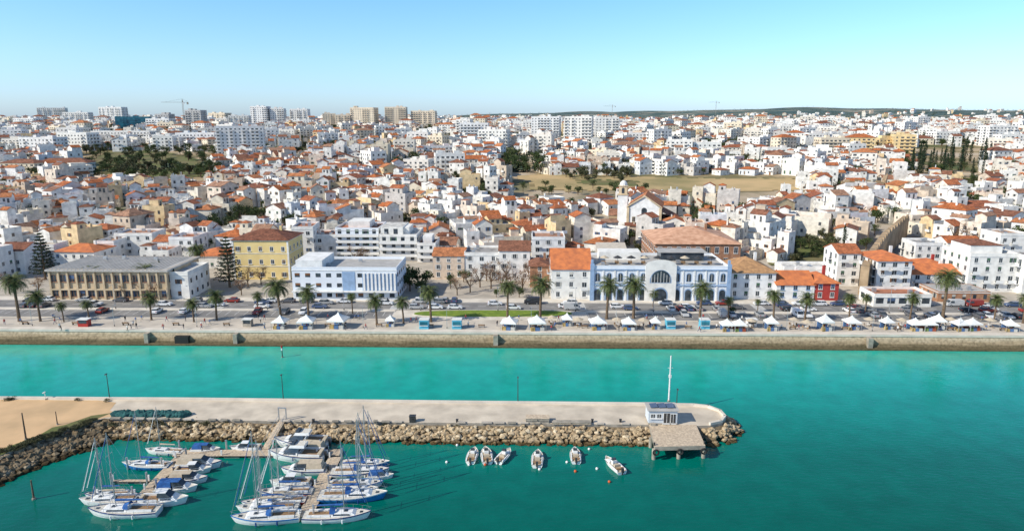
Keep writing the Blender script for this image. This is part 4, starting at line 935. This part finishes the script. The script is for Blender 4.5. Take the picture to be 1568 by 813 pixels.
# ------------------------------------------------------------ boats
def hull(mb,L,B,fb,hm,sm,dm,tail=.78):
    n=14; rings=[]
    for i in range(n+1):
        t=i/n; s=tail+(1-tail)*math.sin(math.pi/2*min(1,t/.42)) if t<.42 else 1-((t-.42)/.58)**2.3
        s=max(s,.015); b=B/2*s; z=fb*(.82+.35*t*t); x=(t-.5)*L; rk=-.07*L*(t**4)
        rings.append([(x,b,z),(x+rk*.15,b*.985,z-.16),(x+rk*.5,b*.92,z*.45),(x+rk,b*.78,.02),(x+rk*1.3,b*.5,-.35)])
    for sg in(1,-1):
        for i in range(n):
            for k in range(4):
                q=[rings[i][k],rings[i+1][k],rings[i+1][k+1],rings[i][k+1]]; q=[(p[0],p[1]*sg,p[2]) for p in q]
                if sg>0: q=q[::-1]
                mb.poly(q,sm if k==0 else (hm if k<3 else dark))
    r=rings[0]; mb.poly([r[k] for k in range(5)]+[(p[0],-p[1],p[2]) for p in r[::-1]],hm)
    for i in range(n):
        a,b=rings[i][0],rings[i+1][0]; mb.poly([(a[0],-a[1],a[2]-.04),(b[0],-b[1],b[2]-.04),(b[0],b[1],b[2]-.04),(a[0],a[1],a[2]-.04)],dm)
    for sg in(1,-1):
        for i in range(n): a,b=rings[i][0],rings[i+1][0]; mb.cyl((a[0],a[1]*sg,a[2]),(b[0],b[1]*sg,b[2]),.045,.045,4,sm,False)
    return rings
def sailboat(L=9.5,hm=gel,sm=navy,cover=canvas,mast=12.0,dodger=True):
    mb=MB(); B=L*.31; fb=L*.105; R_=hull(mb,L,B,fb,hm,sm,deckm)
    z=fb*.86
    mb.frus(-.08*L,.30*L,B*.30,B*.23,z,z+.42,L*.07,.1,gel)
    for s in(-1,1):
        y0=B*.285;y1=B*.25; mb.poly([(-.05*L,s*(y0+.015),z+.12),(.20*L,s*(y0+.01),z+.12),(.19*L,s*(y1+.01),z+.33),(-.05*L,s*(y1+.01),z+.33)][::s],glass)
    mb.box(.10*L,-.28,z+.423,.10*L+.55,.28,z+.48,glass); mb.box(.33*L,-.25,z+.12,.33*L+.5,.25,z+.2,glass)
    mb.box(-.42*L,-B*.20,z-.02,-.10*L,B*.20,z+.03,teak)
    for s in(-1,1): mb.box(-.43*L,s*B*.26-.14,z-.02,-.09*L,s*B*.26+.14,z+.26,gel)
    mb.cyl((-.34*L,0,z),(-.34*L,0,z+.9),.05,.05,6,steel)
    for k in range(10):
        a=k*.628;b=a+.628; mb.cyl((-.34*L,.4*math.cos(a),z+.9+.4*math.sin(a)),(-.34*L,.4*math.cos(b),z+.9+.4*math.sin(b)),.025,.025,4,steel,False)
    if dodger:
        for i in range(5):
            a0=math.pi*i/5;a1=math.pi*(i+1)/5;w=B*.27
            mb.add([(-.10*L,w*math.cos(a0),z+.35+.75*math.sin(a0)),(-.10*L,w*math.cos(a1),z+.35+.75*math.sin(a1)),(-.02*L,w*math.cos(a1)*.9,z+.3+.5*math.sin(a1)),(-.02*L,w*math.cos(a0)*.9,z+.3+.5*math.sin(a0))],[(0,1,2,3)],cover)
    mx=.10*L; mb.cyl((mx,0,z),(mx,0,z+mast),.09,.06,7,steel)
    for f in(.45,.72):
        mb.cyl((mx,-B*.28,z+mast*f),(mx,B*.28,z+mast*f),.025,.025,4,steel)
    bz=z+1.25; mb.cyl((mx,0,bz),(-.30*L,0,bz+.05),.06,.06,6,steel)
    for i in range(6):
        x0=mx-.1-(mx+.28*L)*i/6;x1=mx-.1-(mx+.28*L)*(i+1)/6; mb.cyl((x0,0,bz+.16),(x1,0,bz+.14),.19-.015*i,.18-.015*(i+1),7,cover,True)
    t=Vector((mx,0,z+mast-.2)); w=.014
    for e in ((.49*L,0,fb*1.15),(-.49*L,0,fb*.85)): mb.cyl(t,e,w,w,3,steel,False)
    mb.cyl((.12*L+.3*L,0,z+mast*.14),(mx+.15,0,z+mast*.93),.06,.04,5,cover if L>9 else gel,False)
    for s in(-1,1):
        mb.cyl(t,(mx,s*B*.28,z+mast*.72),w,w,3,steel,False); mb.cyl((mx,s*B*.28,z+mast*.72),(mx-.1,s*B*.47,z),w,w,3,steel,False); mb.cyl((mx,0,z+mast*.45),(mx+.2,s*B*.45,z),w,w,3,steel,False)
        pr=[R_[i][0] for i in range(0,15,2)]
        for a,b in zip(pr[:-1],pr[1:]):
            mb.cyl((a[0],a[1]*s*.95,a[2]),(a[0],a[1]*s*.95,a[2]+.6),.02,.02,4,steel,False); mb.cyl((a[0],a[1]*s*.95,a[2]+.6),(b[0],b[1]*s*.95,b[2]+.6),.015,.015,3,steel,False)
        for k in(-.2,.1): mb.cyl((k*L,s*B*.53,z-.65),(k*L,s*B*.53,z-.1),.11,.11,7,navy if sm is not navy else gel)
    return mb.mesh('sailboat')
def motorboat(L=7,hm=gel,sm=gel,cover=None,fly=False):
    mb=MB(); B=L*.35; fb=L*.14; R_=hull(mb,L,B,fb,hm,sm,deckm,.9); z=fb*.86
    mb.frus(-.05*L,.33*L,B*.36,B*.26,z,z+.55,L*.10,.02,gel)
    mb.frus(-.08*L,.20*L,B*.33,B*.26,z+.55,z+1.2,L*.12,.05,glass,gel)
    mb.box(-.12*L,-B*.28,z+1.2,.10*L,B*.28,z+1.28,cover or gel)
    for s in(-1,1): mb.poly([(-.02*L,s*(B*.35+.01),z+.2),(.2*L,s*(B*.34),z+.2),(.18*L,s*(B*.30+.02),z+.42),(-.02*L,s*(B*.31+.01),z+.42)][::s],glass)
    mb.box(-.44*L,-B*.34,z-.02,-.10*L,B*.34,z+.02,teak)
    for s in(-1,1): mb.box(-.45*L,s*B*.38-.1,z-.02,-.08*L,s*B*.38+.1,z+.35,gel)
    mb.box(-.46*L,-B*.3,z,-.40*L,B*.3,z+.4,canvasb)
    if cover: mb.frus(-.42*L,-.08*L,B*.40,B*.30,z+.36,z+1.25,.05,.25,cover)
    mb.box(-.53*L,-.2,-.2,-.49*L,.2,z+.35,dark)
    if fly:
        mb.frus(-.18*L,.10*L,B*.30,B*.27,z+1.3,z+1.75,.3,.05,gel,deckm); mb.frus(.0,.08*L,B*.25,B*.2,z+1.75,z+2.1,.2,.05,glass)
        mb.cyl((-.15*L,0,z+1.7),(-.2*L,0,z+3.4),.05,.04,5,gel); mb.cyl((-.18*L,-.7,z+2.9),(-.18*L,.7,z+2.9),.05,.05,5,gel)
    for s in(-1,1):
        pr=[R_[i][0] for i in range(7,15,2)]
        for a,b in zip(pr[:-1],pr[1:]): mb.cyl((a[0],a[1]*s*.92,a[2]),(a[0],a[1]*s*.92,a[2]+.5),.02,.02,4,steel,False); mb.cyl((a[0],a[1]*s*.92,a[2]+.5),(b[0],b[1]*s*.92,b[2]+.5),.02,.02,3,steel,False)
        mb.cyl((0,s*B*.53,z-.6),(0,s*B*.53,z-.1),.1,.1,7,navy)
    return mb.mesh('motorboat')
def skiff(L=5):
    mb=MB(); B=L*.38; fb=.62; hull(mb,L,B,fb,gel,gel,canvasb,.85); z=fb*.86
    mb.frus(.12*L,.38*L,B*.30,B*.2,z,z+.25,L*.1,.02,gel)
    mb.box(-.05*L,-.35,z,.06*L,.35,z+.75,gel); mb.frus(-.03*L,.08*L,.36,.28,z+.75,z+1.1,.2,.0,glass)
    mb.box(-.20*L,-.45,z,-.12*L,.45,z+.4,canvasb); mb.box(-.38*L,-B*.36,z,-.30*L,B*.36,z+.2,teak)
    for s in(-1,1): mb.box(-.46*L,s*B*.38-.09,z-.02,.1*L,s*B*.38+.09,z+.16,gel)
    mb.box(-.55*L,-.18,z-.1,-.48*L,.18,z+.65,dark); mb.box(-.53*L,-.08,-.4,-.5*L,.08,z-.1,dark)
    mb.cyl((.44*L,0,z),(.44*L,0,z+.25),.05,.05,5,steel)
    return mb.mesh('skiff')
SB=[sailboat(9.8,gel,navy,canvas,11.5),sailboat(8.6,gel,gel,canvasb,10,False),sailboat(9.2,gel,blueh,canvas,12.5),sailboat(9.0,redh,redh,canvasb,9.5,False),sailboat(9.5,blueh,gel,canvas,11),sailboat(7.6,gel,navy,canvas,8.5,False)]
MBs=[motorboat(7),motorboat(9.8,gel,navy,None,True),motorboat(6.8,gel,gel,canvas),motorboat(8,gel,navy,canvasb)]
SK=[skiff(5),skiff(5.4)]
def boat(name,me,px,py,hd,s=1.0): p=G(px,py,0.2); o=inst(name,me,(p.x,p.y,R.uniform(-.03,.03)),rad(hd),s); o.rotation_euler[0]=rad(R.uniform(-1.2,1.2)); return o
for px,py,k,hd,s in ((190,785,0,182,1.05),(168,768,1,185,1.0),(165,759,5,184,.9),(224,714,4,178,.85),(252,692,1,176,.8),(407,795,2,186,1.06),(410,781,1,184,1.05),(428,769,3,183,.88),(437,756,5,183,1.1),(517,792,0,3,1.0),(541,762,4,2,1.1),(545,744,2,3,.95),(560,712,4,2,.85),(552,725,0,3,.98),(541,753,1,3,.9),(410,772,0,184,.8)):
    boat('sailboat',SB[k],px,py,hd,s)
for px,py,k,hd,s in ((305,714,3,4,.95),(296,722,0,5,.85),(271,750,2,3,.95),(251,769,0,4,1.05),(288,736,3,3,.8),(462,681,1,178,1.0),(455,700,1,176,1.0),(466,722,3,182,.95),(446,742,0,181,.95),(315,690,2,2,.75),(376,688,0,180,.8),(582,730,2,5,.65),(470,690,3,175,.9)):
    boat('motorboat',MBs[k],px,py,hd,s)
for px,py,k,hd in ((724,698,0,84),(745,698,1,96),(772,699,0,66),(823,703,1,86),(881,698,0,88),(940,713,1,112)): boat('moored_skiff',SK[k],px,py,hd,1.0)
def buoy(px,py,mat,s=.24):
    mb=MB()
    for i in range(6):
        a0=-math.pi/2+math.pi*i/6;a1=a0+math.pi/6; mb.cyl((0,0,s*.5+s*math.sin(a0)),(0,0,s*.5+s*math.sin(a1)),max(.01,s*math.cos(a0)),max(.01,s*math.cos(a1)),10,mat,False)
    mb.cyl((0,0,s*1.3),(0,0,s*1.9),.04,.04,5,dark); mb.obj('mooring_buoy',G(px,py,0),smooth=True)
for px,py in((684,708),(743,712),(826,719),(881,722),(902,688),(914,718),(718,712),(933,738),(868,708),(700,682)): buoy(px,py,orange if px%2 else whitep)
# ------------------------------------------------------------ cars
def car(kind):
    mb=MB()
    if kind=='van': prof=[(-2.4,.35),(-2.42,1.1),(-2.35,1.95),(-2.1,2.05),(1.2,2.05),(1.5,1.9),(2.0,1.15),(2.4,.95),(2.45,.35)];W=.92
    else: prof=[(-2.1,.32),(-2.14,.75),(-2.05,.95),(-1.6,1.0),(.95,.95),(1.9,.80),(2.12,.62),(2.14,.32)];W=.86
    n=len(prof); vs=[]
    for y in(-W,W): vs+=[(p[0],y if (p[1]<1.3) else y*.9,p[1]) for p in prof]
    mb.add(vs,[[i,i+1,n+i+1,n+i] for i in range(n-1)]+[list(range(n))[::-1],list(range(n,2*n))]+[[n-1,0,n,2*n-1]],carp)
    if kind=='van':
        mb.poly([(1.56,-.76,1.83),(1.56,.76,1.83),(2.03,.8,1.2),(2.03,-.8,1.2)][::-1],glass)
        for s in(-1,1): mb.poly([(.5,s*.945,1.2),(1.75,s*.945,1.2),(1.4,s*.87,1.75),(.5,s*.87,1.75)][::s],glass)
    else:
        e=-1.95 if kind=='hatch' else -1.65
        mb.frus(e,1.0,.80,.62,.95,1.40,.75,.30,glass,carp); mb.box(e+.32,-.6,1.40,.22,.6,1.45,carp)
        for s in(-1,1): mb.cyl((-.35,s*.80,.96),(-.40,s*.63,1.4),.045,.045,4,carp)
    for x in(-1.35,1.35):
        for s in(-1,1): mb.cyl((x,s*(W-.18),.32),(x,s*(W+.02),.32),.33,.33,12,black); mb.cyl((x,s*(W+.021),.32),(x,s*(W+.03),.32),.18,.18,8,steel)
    x1=prof[-1][0]
    for s in(-1,1): mb.box(x1-.06,s*.62-.17,.58,x1+.012,s*.62+.17,.72,frame); mb.box(-x1-.03,s*.65-.15,.68,-x1+.04,s*.65+.15,.86,redp)
    return mb.mesh('car_'+kind)
CARS=[car('hatch'),car('sedan'),car('hatch'),car('van')]
def putcar(u,v,rz):
    k=R.choices([0,1,2,3],[4,4,3,1.2])[0]; inst('parked_van' if k==3 else 'parked_car',CARS[k],(u,yq(u)+v,QZ+.015),rz+R.gauss(0,.03))
for u in np.arange(-190,205,2.6):
    u=u+1.3
    px=proj(u,185,QZ)[0]
    if uL-2<u<uR+2: continue
    if R.random()<(.46 if px>980 else .15): putcar(u,16.3,math.pi/2*R.choice([1,-1]))
for u in np.arange(-190,205,5.6):
    if R.random()<.35: putcar(u,21.9,0)
    if R.random()<.55: putcar(u,27.9,math.pi)
for u in np.arange(-190,200,17): putcar(u+R.uniform(-5,5),R.choice([23.6,26.2]),0)
for px0,px1,py in ((40,75,470),(640,700,462),(985,1110,475),(1300,1335,478)):
    for px in np.arange(px0,px1,14):
        if R.random()<.75: p=G(px,py,QZ); inst('parked_car',R.choice(CARS[:3]),(p.x,p.y,QZ+.015),math.pi/2+R.gauss(0,.05))
# ------------------------------------------------------------ tents, kiosks, lamps
def tent(s,two=False):
    mb=MB(); n=2 if two else 1
    for k in range(n):
        ox=(k-(n-1)/2)*s*2; rings=[(s,2.2),(s*.62,2.65),(s*.30,3.1),(s*.10,3.5),(.03,3.9)]
        for sx in(-1,1):
            for sy in(-1,1): mb.cyl((ox+sx*s*.97,sy*s*.97,0),(ox+sx*s*.97,sy*s*.97,2.2),.05,.05,5,steel)
        for (a,z0),(b,z1) in zip(rings[:-1],rings[1:]):
            vs=[(ox+i*a,j*a,z0) for i,j in((-1,-1),(1,-1),(1,1),(-1,1))]+[(ox+i*b,j*b,z1) for i,j in((-1,-1),(1,-1),(1,1),(-1,1))]
            mb.add(vs,[(0,1,5,4),(1,2,6,5),(2,3,7,6),(3,0,4,7)],whitep)
        vs=[(ox+i*s,j*s,z) for z in(1.9,2.2) for i,j in((-1,-1),(1,-1),(1,1),(-1,1))]; mb.add(vs,[(0,1,5,4),(1,2,6,5),(2,3,7,6),(3,0,4,7)],whitep)
        for q in range(3): x=ox-s*.8+q*s*.55; mb.box(x,-s*.8,0,x+s*.5,-s*.4,.85,goods)
        mb.box(ox-s*.8,s*.6,0,ox+s*.1,s*.8,1.7,goods)
        for q in range(9): x=ox+R.uniform(-s*.7,s*.6);y=R.uniform(-s*.75,s*.5); z=0 if R.random()<.5 else .85; mb.box(x,y,z,x+R.uniform(.2,.5),y+.3,z+R.uniform(.2,.7),goods)
    return mb.mesh('tent')
TN=[tent(1.8),tent(2.1),tent(1.4),tent(1.8,True)]
for px,py,k,s in ((430,502,0,1),(470,502,1,1),(519,501,1,1.1),(598,499,2,.9),(780,503,1,1.0),(822,504,1,1.05),(868,498,2,1.0),(915,503,1,1.0),(962,504,0,1),(1003,503,2,.9),(1122,506,3,.9),(1180,505,2,1.1),(1262,505,2,1.2),(1303,503,0,1),(1357,503,2,1),(1410,505,3,.95),(1478,505,3,.95),(1545,506,0,.9),(1435,503,2,1.1)):
    p=G(px,py,QZ); inst('market_tent',TN[k],(p.x,p.y,QZ+.03),-.02+R.gauss(0,.08),(s,s,s*R.uniform(.9,1.0)))
def parasol():
    mb=MB(); mb.cyl((0,0,0),(0,0,2.5),.04,.04,5,dark); mb.cyl((0,0,1.95),(0,0,2.6),1.5,.05,8,canvasb); mb.cyl((0,0,.0),(0,0,.12),.35,.3,8,concd); mb.cyl((.0,0,.7),(0,0,.76),.5,.5,10,whitep)
    for k in range(3): a=k*2.1; x,y=math.cos(a)*.95,math.sin(a)*.95; mb.box(x-.2,y-.2,.4,x+.2,y+.2,.46,teak); mb.box(x-.2,y+.16,.46,x+.2,y+.2,.9,teak); mb.box(x-.03,y-.03,0,x+.03,y+.03,.4,dark)
    return mb.mesh('parasol')
PR=parasol()
for px,py in((945,500),(985,501),(1215,500),(1235,504),(1330,500),(1380,501),(1455,500),(1515,501),(1150,502),(845,497),(885,500)): p=G(px,py,QZ); inst('parasol_table',PR,(p.x,p.y,QZ+.03),R.uniform(0,3))
for px in(650,700,1026,1078):
    mb=MB(); mb.box(-1.2,-1.1,0,1.2,1.1,2.4,bluek,False); mb.box(-1.3,-1.2,2.4,1.3,1.2,2.52,frame); mb.box(-1.0,-1.15,1.0,1.0,-1.103,2.0,glassb); mb.box(-1.1,-1.4,.9,1.1,-1.101,1.0,frame); mb.split('blue_kiosk',G(px,502,QZ+.03),-.02)
for px,w,m in((130,2.6,redp),(380,2.2,concd),(1150,2.4,whitep)):
    mb=MB(); mb.box(-w/2,-.8,0,w/2,.8,1.9,m,False); mb.box(-w/2-.2,-1.1,1.9,w/2+.2,1.0,2.05,frame); mb.box(-w/2+.2,-.85,.9,w/2-.2,-.803,1.7,glass); mb.obj('ticket_kiosk',G(px,499,QZ+.03),-.02)
def lampmesh(h=7):
    mb=MB(); mb.cyl((0,0,0),(0,0,h),.09,.05,7,steel); mb.cyl((0,0,0),(0,0,.5),.15,.13,8,dark); mb.cyl((0,0,h),(0,-1.3,h+.25),.04,.035,5,steel); mb.box(-.13,-1.9,h+.2,.13,-1.25,h+.3,steel); mb.box(-.1,-1.85,h+.17,.1,-1.3,h+.197,frame)
    return mb.mesh('lamp')
LM=lampmesh()
for u in np.arange(-180,190,22): inst('street_lamp',LM,(u,yq(u)+19.6,QZ+.12),0); inst('street_lamp',LM,(u+9,yq(u)+3.0,QZ+.03),math.pi,.75)
mb=MB()
for k in range(3): mb.box(-.9,-.2+k*.15,.42,.9,-.08+k*.15,.46,teak)
for k in range(2): mb.box(-.9,.27,.6+k*.16,.9,.31,.72+k*.16,teak)
for s in(-.7,.7): mb.box(s-.04,-.2,0,s+.04,.27,.415,dark); mb.box(s-.04,.315,0,s+.04,.36,.9,dark)
BN=mb.mesh('bench')
for u in np.arange(-170,180,13.5): inst('park_bench',BN,(u,yq(u)+4.3,QZ+.03),math.pi)
# ------------------------------------------------------------ people
SKN=M('skin',(.50,.30,.20)); HAIR=M('hair',(.05,.03,.02))
CL=[(M('shirt_red',(.4,.06,.05)),M('trousers_blue',(.05,.08,.18))),(M('shirt_white',(.7,.7,.68)),M('trousers_black',(.03,.03,.03))),(M('shirt_blue',(.08,.16,.35)),M('trousers_beige',(.4,.32,.22))),(M('jacket_black',(.03,.03,.035)),M('trousers_grey',(.12,.13,.16)))]
def person(i,walk):
    s=.28 if walk else .05; Vt=[];E=[];Rd=[]
    def v(p,r,par=None):
        Vt.append(p);Rd.append(r)
        if par is not None:E.append((par,len(Vt)-1))
        return len(Vt)-1
    pel=v((0,0,.95),.145); ch=v((0,.02,1.22),.15,pel); nb=v((0,.0,1.42),.13,ch); nk=v((0,0,1.50),.055,nb); v((0,-.01,1.58),.085,nk); v((0,-.01,1.70),.085,len(Vt)-1)
    for sg in(-1,1):
        st=s*sg
        hp=v((sg*.10,0,.88),.10,pel); kn=v((sg*.11,-st*.9-.02,.50),.065,hp); an=v((sg*.11,-st*1.1+(.12 if st<0 else 0)*1,.09),.042,kn); v((sg*.12,-st*1.1-.15+(.12 if st<0 else 0),.035),.035,an)
        sh=v((sg*.19,0,1.40),.065,nb); el=v((sg*.24,st*.6+.02,1.12),.046,sh); wr=v((sg*.24,st*1.1-.08,.88),.03,el); pm=v((sg*.235,st*1.15-.10,.82),.032,wr)
        for q in range(4): v((sg*.235,st*1.15-.135+q*.022,.72+abs(q-1.3)*.012),.009,pm)
        v((sg*.225,st*1.15-.155,.78),.010,pm)
    me=bpy.data.meshes.new('p'); me.from_pydata(Vt,E,[]); o=bpy.data.objects.new('p',me); COL.objects.link(o)
    md=o.modifiers.new('s','SKIN')
    for k,sv in enumerate(me.skin_vertices[0].data): sv.radius=(Rd[k],Rd[k]*.85); sv.use_root=(k==0)
    sb=o.modifiers.new('b','SUBSURF'); sb.levels=1; sb.render_levels=1
    dg=bpy.context.evaluated_depsgraph_get(); m2=bpy.data.meshes.new_from_object(o.evaluated_get(dg)); bpy.data.objects.remove(o)
    sm,tm=CL[i%4]; m2.materials.clear()
    for m in(sm,tm,SKN,HAIR,black,frame): m2.materials.append(m)
    for p in m2.polygons:
        c=p.center; p.use_smooth=True
        if c.z>1.66 or (c.z>1.56 and c.y>.03): k=3
        elif c.z>1.48: k=2
        elif c.z<.07: k=4
        elif abs(c.x)>.17 and c.z<.93: k=2
        elif c.z>.93: k=0
        else: k=1
        p.material_index=k
    return m2
PP=[person(i,i%2==0) for i in range(4)]
for i in range(95):
    px=R.uniform(5,1565); py=R.choice([R.uniform(500,511),R.uniform(496,508),R.uniform(489,495)]); p=G(px,py,QZ); inst('pedestrian',PP[i%4],(p.x,p.y,QZ+.03),R.uniform(0,6.28),R.uniform(.93,1.05))
# ------------------------------------------------------------ light & camera
sc.view_settings.view_transform='Standard'; sc.view_settings.look='None'; sc.view_settings.exposure=0
tv=Vector((.84,.40,-.66)).normalized(); el=math.asin(-tv.z); az=math.atan2(-tv.x,-tv.y)
sl=bpy.data.lights.new('sun','SUN'); sl.energy=5.0; sl.angle=rad(.5); sl.color=(1,.935,.81); so=bpy.data.objects.new('sun',sl); so.rotation_euler=tv.to_track_quat('-Z','Y').to_euler(); COL.objects.link(so)
w=bpy.data.worlds.new('World'); sc.world=w; w.use_nodes=True; t=w.node_tree; bg=t.nodes['Background']
sk=t.nodes.new('ShaderNodeTexSky'); sk.sky_type='NISHITA'; sk.sun_disc=False; sk.sun_elevation=el; sk.sun_rotation=az%(2*math.pi); sk.altitude=0; sk.air_density=1.0; sk.dust_density=.5; sk.ozone_density=1.6
tc=t.nodes.new('ShaderNodeTexCoord'); sp_=t.nodes.new('ShaderNodeSeparateXYZ'); t.links.new(tc.outputs['Generated'],sp_.inputs[0])
hz=ramp(t,[(0,(.43,.58,.93)),(.075,(.45,.61,.82)),(.165,(.40,.62,.86)),(.45,(.42,.46,.50)),(1,(.42,.44,.46))],src=sp_.outputs['Z'])
mx_=mixc(t,1.0,sk.outputs[0],hz.outputs[0],'MULTIPLY')
vm=t.nodes.new('ShaderNodeVectorMath'); vm.operation='SCALE'; vm.inputs['Scale'].default_value=2.0; t.links.new(mx_,vm.inputs[0])
t.links.new(vm.outputs[0],bg.inputs[0]); bg.inputs[1].default_value=.13
cam=bpy.data.cameras.new('camera'); cam.sensor_width=36; cam.lens=F/1568*36; cam.clip_end=30000; cam.clip_start=.5
co=bpy.data.objects.new('camera',cam); co.location=(0,0,H); co.rotation_euler=(math.pi/2-PT,0,0); COL.objects.link(co); sc.camera=co
